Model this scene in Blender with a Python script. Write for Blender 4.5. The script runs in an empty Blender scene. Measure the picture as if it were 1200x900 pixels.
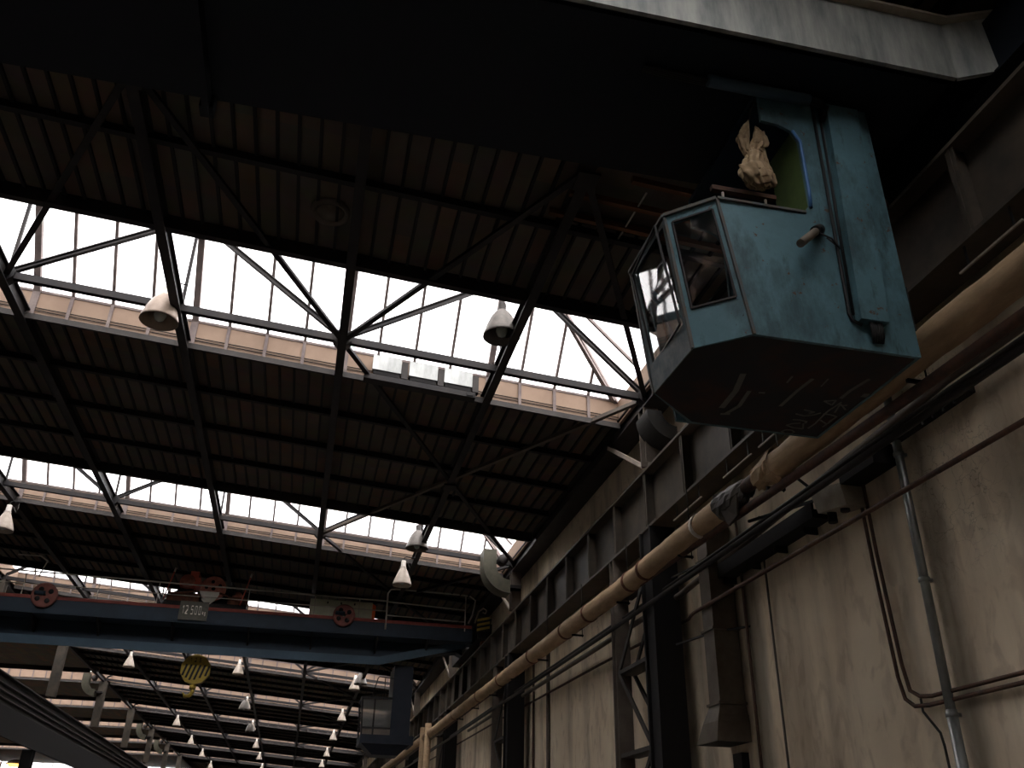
import bpy, math, random
from mathutils import Vector, Matrix
random.seed(7)
sc = bpy.context.scene
col = sc.collection

# ------------------------------------------------------------------ hall grid
S = 2.58347          # spacing of the lines that run down the hall
XC = -0.0763         # line under the middle node of the trusses
L = 10.0             # pitch of the roof lanterns
Y1 = 12.6946         # first truss beyond the near crane
H = 9.0205           # height of the bottom chord at XC
E_ = 0.0744          # fall of the roof towards the wall
NMAX = 9
def X(i): return XC + i*S
def YP(n): return Y1 + (n-1)*L
def Z(x, rel=0.0): return H - E_*(x-XC) + rel
ORD = ['zeroth','first','second','third','fourth','fifth','sixth','seventh','eighth','ninth','tenth']

# ------------------------------------------------------------------ materials
def mat(name, base, rough=.7, metal=0., var=None, vscale=3., detail=5., stretch=(1,1,1), bump=0., lo=.35, hi=.65, spec=.3):
    m = bpy.data.materials.new(name); m.use_nodes = True
    nt = m.node_tree; b = nt.nodes['Principled BSDF']
    b.inputs['Base Color'].default_value = (*base, 1); b.inputs['Roughness'].default_value = rough
    b.inputs['Metallic'].default_value = metal
    b.inputs['Specular IOR Level'].default_value = spec
    if var is not None or bump:
        tc = nt.nodes.new('ShaderNodeTexCoord'); mp = nt.nodes.new('ShaderNodeMapping')
        mp.inputs['Scale'].default_value = stretch
        nt.links.new(tc.outputs['Object'], mp.inputs['Vector'])
        no = nt.nodes.new('ShaderNodeTexNoise'); no.inputs['Scale'].default_value = vscale; no.inputs['Detail'].default_value = detail
        no.inputs['Roughness'].default_value = .65
        nt.links.new(mp.outputs['Vector'], no.inputs['Vector'])
        if var is not None:
            cr = nt.nodes.new('ShaderNodeValToRGB')
            cr.color_ramp.elements[0].position = lo; cr.color_ramp.elements[0].color = (*base, 1)
            cr.color_ramp.elements[1].position = hi; cr.color_ramp.elements[1].color = (*var, 1)
            nt.links.new(no.outputs['Fac'], cr.inputs['Fac'])
            nt.links.new(cr.outputs['Color'], b.inputs['Base Color'])
        if bump:
            bp = nt.nodes.new('ShaderNodeBump'); bp.inputs['Strength'].default_value = bump; bp.inputs['Distance'].default_value = .02
            nt.links.new(no.outputs['Fac'], bp.inputs['Height']); nt.links.new(bp.outputs['Normal'], b.inputs['Normal'])
    return m

M = {}
M['steel'] = mat('sooty_steel', (.010,.0095,.012), .6, 0, (.028,.023,.021), 2.2)
M['mullion'] = mat('mullion_paint', (.17,.135,.13), .7, 0, (.26,.21,.19), 4)
M['gutter'] = mat('grey_sheet', (.06,.053,.049), .6, 0, (.04,.035,.032), 3)
M['upstand'] = mat('beige_board', (.40,.285,.21), .85, 0, (.32,.225,.165), 1.3, 6)
M['rib'] = mat('dark_rib', (.018,.017,.018), .7)
M['concrete'] = mat('floor_concrete', (.14,.127,.113), .85, 0, (.10,.09,.082), .7)
M['girder'] = mat('girder_paint', (.058,.052,.044), .6, 0, (.11,.088,.066), 1.6)
M['girder_left'] = mat('girder_grey', (.032,.031,.028), .6, 0, (.022,.022,.02), 1.2)
M['riblight'] = mat('girder_rib', (.09,.085,.078), .6)
M['tan'] = mat('pipe_wrap', (.52,.36,.215), .8, 0, (.36,.245,.145), 2.2, 8, (4,1,4), .25)
M['rust'] = mat('rust', (.20,.075,.04), .8, 0, (.10,.045,.03), 9)
M['rustpipe'] = mat('rusty_pipe', (.14,.07,.045), .7, 0, (.06,.04,.032), 5)
M['blackpipe'] = mat('black_pipe', (.03,.026,.023), .6)
M['galv'] = mat('galvanised', (.42,.43,.42), .38, .6, (.27,.28,.27), 6, 6, (1,1,.3))
M['duct'] = mat('duct_sheet', (.16,.135,.105), .55, .1, (.095,.075,.055), 2.5)
M['cab'] = mat('cab_blue', (.085,.165,.195), .55, 0, (.065,.12,.135), 3.5, 8)
def paint_mat(name, base, dark, rust, chip):
    m = bpy.data.materials.new(name); m.use_nodes = True; nt = m.node_tree; b = nt.nodes['Principled BSDF']
    b.inputs['Roughness'].default_value = .5; b.inputs['Specular IOR Level'].default_value = .3
    tc = nt.nodes.new('ShaderNodeTexCoord')
    def lay(col, scale, detail, st, p0, p1, c, seed=0.):
        mp = nt.nodes.new('ShaderNodeMapping'); mp.inputs['Scale'].default_value = st; mp.inputs['Location'].default_value = (seed,seed,seed); nt.links.new(tc.outputs['Object'], mp.inputs['Vector'])
        n = nt.nodes.new('ShaderNodeTexNoise'); n.inputs['Scale'].default_value = scale; n.inputs['Detail'].default_value = detail; n.inputs['Roughness'].default_value = .7; nt.links.new(mp.outputs['Vector'], n.inputs['Vector'])
        r = nt.nodes.new('ShaderNodeMapRange'); r.inputs[1].default_value = p0; r.inputs[2].default_value = p1; nt.links.new(n.outputs['Fac'], r.inputs[0])
        x = nt.nodes.new('ShaderNodeMix'); x.data_type = 'RGBA'; nt.links.new(r.outputs[0], x.inputs[0])
        if isinstance(col, tuple): x.inputs[6].default_value = (*col,1)
        else: nt.links.new(col, x.inputs[6])
        x.inputs[7].default_value = (*c,1); return x.outputs[2]
    c = lay(base, 1.8, 6, (1,1,1), .44, .6, tuple(v*1.22 for v in base), 3.)
    c = lay(c, 2.6, 9, (1,1,.45), .47, .62, dark, 7.)
    c = lay(c, 7., 9, (1,1,.25), .55, .64, dark, 11.)
    c = lay(c, 11., 8, (1,1,1), .625, .66, rust, 5.)
    c = lay(c, 26., 4, (1,1,1), .69, .71, chip, 1.)
    nt.links.new(c, b.inputs['Base Color']); return m
M['cabpaint'] = paint_mat('cab_blue_worn', (.088,.175,.205), (.055,.10,.113), (.10,.055,.035), (.02,.025,.025))
M['cabdark'] = mat('cab_edge', (.07,.09,.095), .6, 0, (.10,.075,.055), 8, 8)
M['cabworn'] = mat('cab_worn', (.17,.19,.19), .65, 0, (.08,.11,.12), 9, 8)
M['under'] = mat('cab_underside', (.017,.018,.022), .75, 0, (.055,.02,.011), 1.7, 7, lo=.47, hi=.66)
M['plate'] = mat('girder_plate', (.36,.365,.335), .6, 0, (.155,.17,.167), 2.6, 9, (2.2,1,.35))
M['craneblue'] = mat('crane_blue', (.022,.04,.062), .55, 0, (.016,.028,.042), 1.5)
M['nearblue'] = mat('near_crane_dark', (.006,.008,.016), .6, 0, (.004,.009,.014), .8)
M['cranestrip'] = mat('crane_strip', (.06,.105,.145), .55, 0, (.045,.08,.11), 1.2)
M['cranered'] = mat('crane_red', (.30,.075,.06), .65, 0, (.20,.05,.04), 3)
M['pulley'] = mat('pulley_red', (.26,.10,.08), .65, 0, (.17,.06,.05), 6)
M['pink'] = mat('faded_red', (.66,.27,.21), .6, 0, (.48,.16,.12), 8)
M['red'] = mat('bright_red', (.80,.17,.12), .5)
M['orange'] = mat('orange_end', (1.0,.20,.05), .5)
M['greygreen'] = mat('cabinet_greygreen', (.70,.72,.56), .6, 0, (.58,.60,.46), 3)
M['white'] = mat('enamel_white', (.78,.74,.68), .35, 0, (.62,.55,.46), 7)
M['shade'] = mat('lamp_shade', (.40,.31,.245), .4, .2, (.30,.23,.18), 6)
M['shade_white'] = mat('lamp_shade_pale', (.50,.43,.36), .4, .1, (.36,.30,.245), 6)
M['shade_backlit'] = mat('lamp_shade_backlit', (.12,.11,.10), .45, .2, (.18,.16,.14), 6)  # same lamps as the pale ones, with backlight darkness put into the colour
M['bulb'] = mat('bulb_glass', (.55,.62,.58), .12, 0, spec=.8)
M['rail'] = mat('handrail_grey', (.50,.46,.40), .5, 0)
M['yellow'] = mat('hook_yellow', (.42,.30,.045), .5, 0, (.30,.21,.04), 9)
M['black'] = mat('black_paint', (.012,.012,.012), .6)
M['sign'] = mat('sign_dark', (.10,.10,.085), .6, 0, (.14,.135,.11), 12)
M['letter'] = mat('sign_letter', (.95,.90,.80), .6)
M['chalk'] = mat('chalk_mark', (.13,.13,.12), .9)
M['cloth'] = mat('cloth_tan', (.40,.295,.18), .95, 0, (.21,.145,.085), 6, 5, (1,1,.6), .35, .38, .62)
M['green'] = mat('green_lining', (.09,.14,.035), .6, 0, (.06,.10,.028), 4)
M['seal'] = mat('blue_seal', (.06,.16,.34), .5)
M['wood'] = mat('orange_wood', (.20,.09,.045), .7, 0, (.14,.06,.03), 3, 5, (1,6,6))
M['olive'] = mat('fan_olive', (.085,.08,.055), .6, 0, (.06,.057,.04), 5)
M['navy'] = mat('cab_navy', (.011,.016,.026), .6, 0, (.016,.02,.03), 3)
M['lite'] = mat('pale_steel', (.42,.36,.30), .6, 0, (.30,.25,.21), 4)
M['boxpale'] = mat('box_pale', (.38,.34,.27), .6, 0, (.28,.245,.19), 6)
M['dark'] = mat('very_dark', (.015,.014,.014), .8)
M['colpale'] = mat('column_brown', (.17,.14,.115), .7, 0, (.11,.09,.075), 2)
M['sheet'] = mat('pale_sheet', (.80,.77,.70), .8)

def ceiling_mat():
    m = bpy.data.materials.new('ceiling_panels'); m.use_nodes = True; nt = m.node_tree; b = nt.nodes['Principled BSDF']
    b.inputs['Roughness'].default_value = .9; b.inputs['Specular IOR Level'].default_value = .1
    tc = nt.nodes.new('ShaderNodeTexCoord'); sx = nt.nodes.new('ShaderNodeSeparateXYZ'); nt.links.new(tc.outputs['Object'], sx.inputs[0])
    def fl(o, d):
        a = nt.nodes.new('ShaderNodeMath'); a.operation = 'DIVIDE'; a.inputs[1].default_value = d; nt.links.new(o, a.inputs[0])
        f = nt.nodes.new('ShaderNodeMath'); f.operation = 'FLOOR'; nt.links.new(a.outputs[0], f.inputs[0]); return f.outputs[0]
    off = nt.nodes.new('ShaderNodeMath'); off.operation = 'ADD'; off.inputs[1].default_value = -XC+40*S; nt.links.new(sx.outputs['X'], off.inputs[0])
    cb = nt.nodes.new('ShaderNodeCombineXYZ'); nt.links.new(fl(off.outputs[0], S/10), cb.inputs[0]); nt.links.new(fl(sx.outputs['Y'], 1.64), cb.inputs[1])
    wn = nt.nodes.new('ShaderNodeTexWhiteNoise'); wn.noise_dimensions = '2D'; nt.links.new(cb.outputs[0], wn.inputs['Vector'])
    cr = nt.nodes.new('ShaderNodeValToRGB'); e = cr.color_ramp.elements
    e[0].color = (.160,.133,.108,1); e[1].color = (.215,.148,.108,1); e[1].position = .95
    k = e.new(.5); k.color = (.165,.147,.120,1)
    nt.links.new(wn.outputs['Value'], cr.inputs['Fac'])
    no = nt.nodes.new('ShaderNodeTexNoise'); no.inputs['Scale'].default_value = 2.5; no.inputs['Detail'].default_value = 6; nt.links.new(tc.outputs['Object'], no.inputs['Vector'])
    mx = nt.nodes.new('ShaderNodeMix'); mx.data_type = 'RGBA'; mx.blend_type = 'MULTIPLY'; mx.inputs[0].default_value = .5
    nt.links.new(cr.outputs['Color'], mx.inputs[6]); nt.links.new(no.outputs['Color'], mx.inputs[7]); nt.links.new(mx.outputs[2], b.inputs['Base Color'])
    return m
M['ceil'] = ceiling_mat()

def wall_mat():
    m = bpy.data.materials.new('plaster_wall'); m.use_nodes = True; nt = m.node_tree; b = nt.nodes['Principled BSDF']
    b.inputs['Roughness'].default_value = .9; b.inputs['Specular IOR Level'].default_value = .15
    tc = nt.nodes.new('ShaderNodeTexCoord')
    def noise(scale, detail, st, dist=0):
        mp = nt.nodes.new('ShaderNodeMapping'); mp.inputs['Scale'].default_value = st; nt.links.new(tc.outputs['Object'], mp.inputs['Vector'])
        n = nt.nodes.new('ShaderNodeTexNoise'); n.inputs['Scale'].default_value = scale; n.inputs['Detail'].default_value = detail; n.inputs['Distortion'].default_value = dist
        nt.links.new(mp.outputs['Vector'], n.inputs['Vector']); return n.outputs['Fac']
    def ramp(fac, p0, c0, p1, c1):
        r = nt.nodes.new('ShaderNodeValToRGB'); r.color_ramp.elements[0].position = p0; r.color_ramp.elements[0].color = (*c0,1)
        r.color_ramp.elements[1].position = p1; r.color_ramp.elements[1].color = (*c1,1); nt.links.new(fac, r.inputs['Fac']); return r.outputs['Color']
    def mul(a, c, f=1.):
        x = nt.nodes.new('ShaderNodeMix'); x.data_type = 'RGBA'; x.blend_type = 'MULTIPLY'; x.inputs[0].default_value = f
        nt.links.new(a, x.inputs[6]); nt.links.new(c, x.inputs[7]); return x.outputs[2]
    c = ramp(noise(.9, 8, (1,1,1)), .3, (.74,.61,.45), .7, (.90,.78,.60))
    c = mul(c, ramp(noise(1.6, 6, (1,1,.12)), .33, (.55,.52,.50), .52, (1,1,1)), .75)      # long vertical dirt runs
    c = mul(c, ramp(noise(5, 8, (1,1,.5), .6), .36, (.72,.68,.66), .47, (1,1,1)), .6)
    vo = nt.nodes.new('ShaderNodeTexVoronoi'); vo.feature = 'DISTANCE_TO_EDGE'; vo.inputs['Scale'].default_value = 5.5; vo.inputs['Randomness'].default_value = 1
    nz = nt.nodes.new('ShaderNodeTexNoise'); nz.inputs['Scale'].default_value = 3.; nz.inputs['Detail'].default_value = 4; nt.links.new(tc.outputs['Object'], nz.inputs['Vector'])
    va = nt.nodes.new('ShaderNodeVectorMath'); va.operation = 'MULTIPLY_ADD'; va.inputs[1].default_value = (.5,.5,.5); nt.links.new(nz.outputs['Color'], va.inputs[0]); nt.links.new(tc.outputs['Object'], va.inputs[2]); nt.links.new(va.outputs[0], vo.inputs['Vector'])
    crack = ramp(vo.outputs['Distance'], .0, (.55,.53,.51), .02, (1,1,1))
    mask = ramp(noise(.55, 3, (1,1,.35)), .55, (0,0,0), .63, (1,1,1))
    x = nt.nodes.new('ShaderNodeMix'); x.data_type = 'RGBA'; x.blend_type = 'MULTIPLY'; nt.links.new(mask, x.inputs[0]); nt.links.new(c, x.inputs[6]); nt.links.new(crack, x.inputs[7]); c = x.outputs[2]
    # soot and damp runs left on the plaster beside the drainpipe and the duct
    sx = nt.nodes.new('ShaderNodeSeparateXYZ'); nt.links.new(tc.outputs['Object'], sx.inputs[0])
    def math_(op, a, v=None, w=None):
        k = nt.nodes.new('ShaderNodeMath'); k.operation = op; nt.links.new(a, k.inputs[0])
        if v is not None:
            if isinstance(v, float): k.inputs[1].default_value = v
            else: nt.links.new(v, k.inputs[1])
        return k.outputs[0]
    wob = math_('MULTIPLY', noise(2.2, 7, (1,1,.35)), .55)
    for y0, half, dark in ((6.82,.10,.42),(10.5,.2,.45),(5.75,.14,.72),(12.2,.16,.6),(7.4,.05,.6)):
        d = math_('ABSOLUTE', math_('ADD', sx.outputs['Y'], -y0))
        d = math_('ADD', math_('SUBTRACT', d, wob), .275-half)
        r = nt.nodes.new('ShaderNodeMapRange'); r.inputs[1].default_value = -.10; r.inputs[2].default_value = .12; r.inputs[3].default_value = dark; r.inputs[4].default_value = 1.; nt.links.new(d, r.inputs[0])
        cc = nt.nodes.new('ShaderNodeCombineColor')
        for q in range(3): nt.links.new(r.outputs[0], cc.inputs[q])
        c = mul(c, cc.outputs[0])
    nt.links.new(c, b.inputs['Base Color'])
    return m
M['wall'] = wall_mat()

def glass_mat(name, tint, trans_mix, gloss_k, diff=(.9,.9,.9)):
    m = bpy.data.materials.new(name); m.use_nodes = True; nt = m.node_tree; nt.nodes.clear()
    out = nt.nodes.new('ShaderNodeOutputMaterial'); t = nt.nodes.new('ShaderNodeBsdfTransparent'); t.inputs[0].default_value = (*tint,1)
    tl = nt.nodes.new('ShaderNodeBsdfTranslucent'); tl.inputs[0].default_value = (*diff,1)
    m1 = nt.nodes.new('ShaderNodeMixShader'); m1.inputs[0].default_value = trans_mix
    nt.links.new(t.outputs[0], m1.inputs[1]); nt.links.new(tl.outputs[0], m1.inputs[2])
    g = nt.nodes.new('ShaderNodeBsdfGlossy'); g.inputs['Roughness'].default_value = .03
    fr = nt.nodes.new('ShaderNodeFresnel'); fr.inputs[0].default_value = gloss_k
    m2 = nt.nodes.new('ShaderNodeMixShader'); nt.links.new(fr.outputs[0], m2.inputs[0]); nt.links.new(m1.outputs[0], m2.inputs[1]); nt.links.new(g.outputs[0], m2.inputs[2])
    nt.links.new(m2.outputs[0], out.inputs[0]); return m
M['glass'] = glass_mat('roof_glass', (.93,.92,.925), .3, 1.35)
M['cabglass'] = glass_mat('cab_glass', (.74,.76,.76), .05, 1.75, (.45,.46,.45))
M['farglass'] = glass_mat('far_cab_glass', (.6,.6,.58), .4, 1.6, (.6,.6,.57))

# ------------------------------------------------------------------ mesh builder (world coordinates)
class MB:
    def __init__(s): s.v = []; s.f = []; s.m = []; s.mi = 0; s.sm = []
    def add(s, vs, fs, smooth=False):
        o = len(s.v); s.v += [tuple(p) for p in vs]
        for f in fs: s.f.append(tuple(o+i for i in f)); s.m.append(s.mi); s.sm.append(smooth)
        return s
    def box(s, x0, x1, y0, y1, z0, z1):
        vs = [(x,y,z) for z in (z0,z1) for y in (y0,y1) for x in (x0,x1)]
        return s.add(vs, [(0,2,3,1),(4,5,7,6),(0,1,5,4),(2,6,7,3),(0,4,6,2),(1,3,7,5)])
    def rbox(s, x0, x1, y0, y1, za0, za1, zb0, zb1):     # box whose height differs at x0 (a) and x1 (b)
        vs = [(x0,y0,za0),(x1,y0,zb0),(x0,y1,za0),(x1,y1,zb0),(x0,y0,za1),(x1,y0,zb1),(x0,y1,za1),(x1,y1,zb1)]
        return s.add(vs, [(0,2,3,1),(4,5,7,6),(0,1,5,4),(2,6,7,3),(0,4,6,2),(1,3,7,5)])
    def bar(s, a, b, w, h, up=(0,0,1)):
        a = Vector(a); b = Vector(b); d = (b-a).normalized(); u = Vector(up)
        if abs(d.dot(u)) > .98: u = Vector((0,1,0))
        r = d.cross(u).normalized(); u = r.cross(d).normalized()
        vs = [p + r*(i*w/2) + u*(j*h/2) for p in (a,b) for j in (-1,1) for i in (-1,1)]
        return s.add(vs, [(0,2,3,1),(4,5,7,6),(0,1,5,4),(2,6,7,3),(0,4,6,2),(1,3,7,5)])
    def ibar(s, a, b, w, h, t=.02, up=(0,0,1)):          # I section
        a = Vector(a); b = Vector(b); d = (b-a).normalized(); u = Vector(up)
        if abs(d.dot(u)) > .98: u = Vector((0,1,0))
        r = d.cross(u).normalized(); u = r.cross(d).normalized()
        W = w/2; Hh = h/2; q = t/2
        sec = [(-W,-Hh),(W,-Hh),(W,-Hh+t),(q,-Hh+t),(q,Hh-t),(W,Hh-t),(W,Hh),(-W,Hh),(-W,Hh-t),(-q,Hh-t),(-q,-Hh+t),(-W,-Hh+t)]
        n = len(sec); vs = [p + r*x + u*y for p in (a,b) for x,y in sec]
        fs = [(i,(i+1)%n,n+(i+1)%n,n+i) for i in range(n)]
        for o in (0,n): fs += [(o,o+1,o+2,o+11),(o+2,o+3,o+10,o+11),(o+3,o+4,o+9,o+10),(o+4,o+5,o+8,o+9),(o+5,o+6,o+7,o+8)]
        return s.add(vs, fs)
    def tube(s, pts, r, n=10, cap=True):
        pts = [Vector(p) for p in pts]; rings = []; prev = None
        for i, p in enumerate(pts):
            d = (pts[min(i+1,len(pts)-1)] - pts[max(i-1,0)]).normalized()
            if prev is None:
                u = Vector((0,0,1)) if abs(d.z) < .9 else Vector((0,1,0)); u = (u - d*u.dot(d)).normalized()
            else: u = (prev - d*prev.dot(d)).normalized()
            prev = u; w = d.cross(u)
            rr = r[i] if isinstance(r, (list,tuple)) else r
            rings.append([p + (u*math.cos(2*math.pi*k/n) + w*math.sin(2*math.pi*k/n))*rr for k in range(n)])
        vs = [q for ring in rings for q in ring]
        fs = [(i*n+k, i*n+(k+1)%n, (i+1)*n+(k+1)%n, (i+1)*n+k) for i in range(len(pts)-1) for k in range(n)]
        s.add(vs, fs, True)
        if cap:
            o = len(s.v)-len(vs); s.f.append(tuple(o+k for k in range(n))[::-1]); s.m.append(s.mi); s.sm.append(False)
            o2 = o+(len(pts)-1)*n; s.f.append(tuple(o2+k for k in range(n))); s.m.append(s.mi); s.sm.append(False)
        return s
    def lathe(s, c, prof, axis=(0,0,1), n=24):
        c = Vector(c); a = Vector(axis).normalized(); u = Vector((1,0,0)) if abs(a.x) < .9 else Vector((0,1,0))
        u = (u - a*u.dot(a)).normalized(); w = a.cross(u)
        vs = [c + a*z + (u*math.cos(2*math.pi*k/n) + w*math.sin(2*math.pi*k/n))*r for r,z in prof for k in range(n)]
        fs = [(i*n+k, i*n+(k+1)%n, (i+1)*n+(k+1)%n, (i+1)*n+k) for i in range(len(prof)-1) for k in range(n)]
        return s.add(vs, fs, True)
    def disc(s, c, r, t, axis=(0,1,0), n=28): return s.lathe(c, [(0.0001,-t/2),(r,-t/2),(r,t/2),(.0001,t/2)], axis, n)
    def prism(s, poly, d, t):                           # polygon (3-D points) thickened along d
        d = Vector(d).normalized()*t; p = [Vector(q) for q in poly]; n = len(p)
        return s.add(p + [q+d for q in p], [tuple(range(n))[::-1], tuple(range(n,2*n))] + [(i,(i+1)%n,n+(i+1)%n,n+i) for i in range(n)])
    def ring(s, bl, br, tr, tl, u0, u1, v0, v1, t, nrm):  # framed opening in a quad
        q = [Vector(p) for p in (bl,br,tr,tl)]
        P = lambda u,v: (q[0]*(1-u)+q[1]*u)*(1-v) + (q[3]*(1-u)+q[2]*u)*v
        o = [P(0,0),P(1,0),P(1,1),P(0,1)]; i = [P(u0,v0),P(u1,v0),P(u1,v1),P(u0,v1)]
        d = Vector(nrm).normalized()*t; vs = o+i+[a+d for a in o]+[a+d for a in i]; fs = []
        for k in range(4):
            j = (k+1)%4
            fs += [(k,j,4+j,4+k),(8+k,12+k,12+j,8+j),(k,8+k,8+j,j),(4+k,4+j,12+j,12+k)]
        s.add(vs, fs); return [a+d*.5 for a in i]
    def build(s, name, mats, parent=None, org=None):
        if org is None: org = Vector(parent['_o']) if parent is not None and '_o' in parent else Vector((0,0,0))
        else: org = Vector(org)
        me = bpy.data.meshes.new(name); me.from_pydata([tuple(Vector(p)-org) for p in s.v], [], s.f)
        for mm in (mats if isinstance(mats,(list,tuple)) else [mats]): me.materials.append(mm)
        me.polygons.foreach_set('material_index', s.m); me.polygons.foreach_set('use_smooth', s.sm); me.update()
        import bmesh
        bm = bmesh.new(); bm.from_mesh(me); bmesh.ops.recalc_face_normals(bm, faces=bm.faces); bm.to_mesh(me); bm.free()
        ob = bpy.data.objects.new(name, me); col.objects.link(ob)
        if parent is not None: ob.parent = parent; ob['_o'] = list(org)
        else: ob.location = org
        return ob

def tag(o, label, cat, group=None, kind='thing'):
    o['label'] = label; o['category'] = cat; o['kind'] = kind
    if group: o['group'] = group
    return o
def thing(name, label, cat, loc=(0,0,0), group=None):
    o = bpy.data.objects.new(name, None); col.objects.link(o); o.location = loc; o['_o'] = list(loc); o.empty_display_size = .1
    return tag(o, label, cat, group)
def single(name, mb, mats, label, cat, group=None, org=None):
    if org is None:
        n = len(mb.v); org = tuple(sum(p[k] for p in mb.v)/n for k in range(3))
    return tag(mb.build(name, mats, None, org), label, cat, group)
def struct(name, mb, mats):
    o = mb.build(name, mats); o['kind'] = 'structure'; return o
def kids(o): return [c for c in bpy.data.objects if c.parent == o]
def copy_tree(o, parent=None):
    c = o.copy(); col.objects.link(c)
    if parent is not None: c.parent = parent
    for ch in kids(o): copy_tree(ch, c)
    return c

# ------------------------------------------------------------------ setting: shell
YB, YF = -18., 110.
XL, XR = -30., 5.5
struct('floor', MB().box(XL-.3, XR+.3, YB-.3, YF+.3, -.2, 0), M['concrete'])
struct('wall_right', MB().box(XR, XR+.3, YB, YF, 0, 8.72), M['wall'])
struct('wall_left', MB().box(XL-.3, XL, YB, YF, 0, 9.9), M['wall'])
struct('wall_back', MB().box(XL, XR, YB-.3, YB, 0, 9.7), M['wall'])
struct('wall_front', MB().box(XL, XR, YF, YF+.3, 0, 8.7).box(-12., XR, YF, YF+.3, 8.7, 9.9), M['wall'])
wm = MB()
for k in range(19): wm.box(-30+k, -29.92+k, YF, YF+.1, 8.7, 9.95)
wm.box(-30,-12,YF,YF+.1,8.7,8.78)
struct('window_1', wm, M['mullion'])
struct('window_1_pane', MB().box(-30,-12,YF+.1,YF+.11,8.7,9.95), M['glass'])
VO, RO = 1.25, -2.2                 # far and near edge of each opening from its truss
XA, XB = X(-4)-.15, XR+.3           # the tilted roof over this hall
XLe = 5.02                          # end of the lanterns
RC = .13                            # ceiling underside above the chord centre
def slab(mb, x0, x1, y0, y1, r0=RC, r1=RC+.22, hall=True):
    if hall: mb.rbox(x0, x1, y0, y1, Z(x0,r0), Z(x0,r1), Z(x1,r0), Z(x1,r1))
    else:
        za = Z(XA); mb.box(x0, x1, y0, y1, za+r0, za+r1)
PH = set()
for b in range(-2, NMAX+1):
    y0 = YP(b)+VO; y1 = min(YP(b+1)+RO, YF)
    if b == -2: y0 = YB
    if b == NMAX: y1 = YF
    mb = MB()
    hole = (b == 0)
    if not hole: slab(mb, XA, XB, y0, y1)
    else:                            # one torn-out patch beside the wall line
        slab(mb, XA, 2.62, y0, y1); slab(mb, 4.3, XB, y0, y1); slab(mb, 2.62, 4.3, y0, 7.6); slab(mb, 2.62, 4.3, 8.8, y1)
        slab(mb, 2.62, 4.3, 7.6, 8.8, RC+.2, RC+.24)
    slab(mb, XL, XA, y0, y1, hall=False)
    mb.mi = 1
    k = 0
    for k in range(-40, 22):
        x = XC + k*S/10
        if abs(x-XA) < .1 or x > XR-.1: continue
        if hole and 2.6 < x < 4.2 : 
            slab(mb, x-.02, x+.02, y0, 7.6, RC-.045, RC); slab(mb, x-.02, x+.02, 8.8, y1, RC-.045, RC)
        else: slab(mb, x-.02, x+.02, y0, y1, RC-.045, RC)
    struct('ceiling', mb, [M['ceil'], M['rib']])
# strips of roof that close the lantern ends
for n in range(-1, NMAX+1):
    y0 = YP(n)+RO; y1 = YP(n)+VO; mb = MB()
    slab(mb, (XLe if n > 0 else 4.3)+.06, XB, y0, y1)  # beside the unseen lanterns the strip is widened to darken the wall side
    mb.box(XA-.2, XA, y0, y1, Z(XA)+RC, Z(XA)+RC+.22)
    if n < 4: slab(mb, XL, XA-.2, y0, y1, hall=False)
    struct('ceiling', mb, [M['ceil']])

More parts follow.
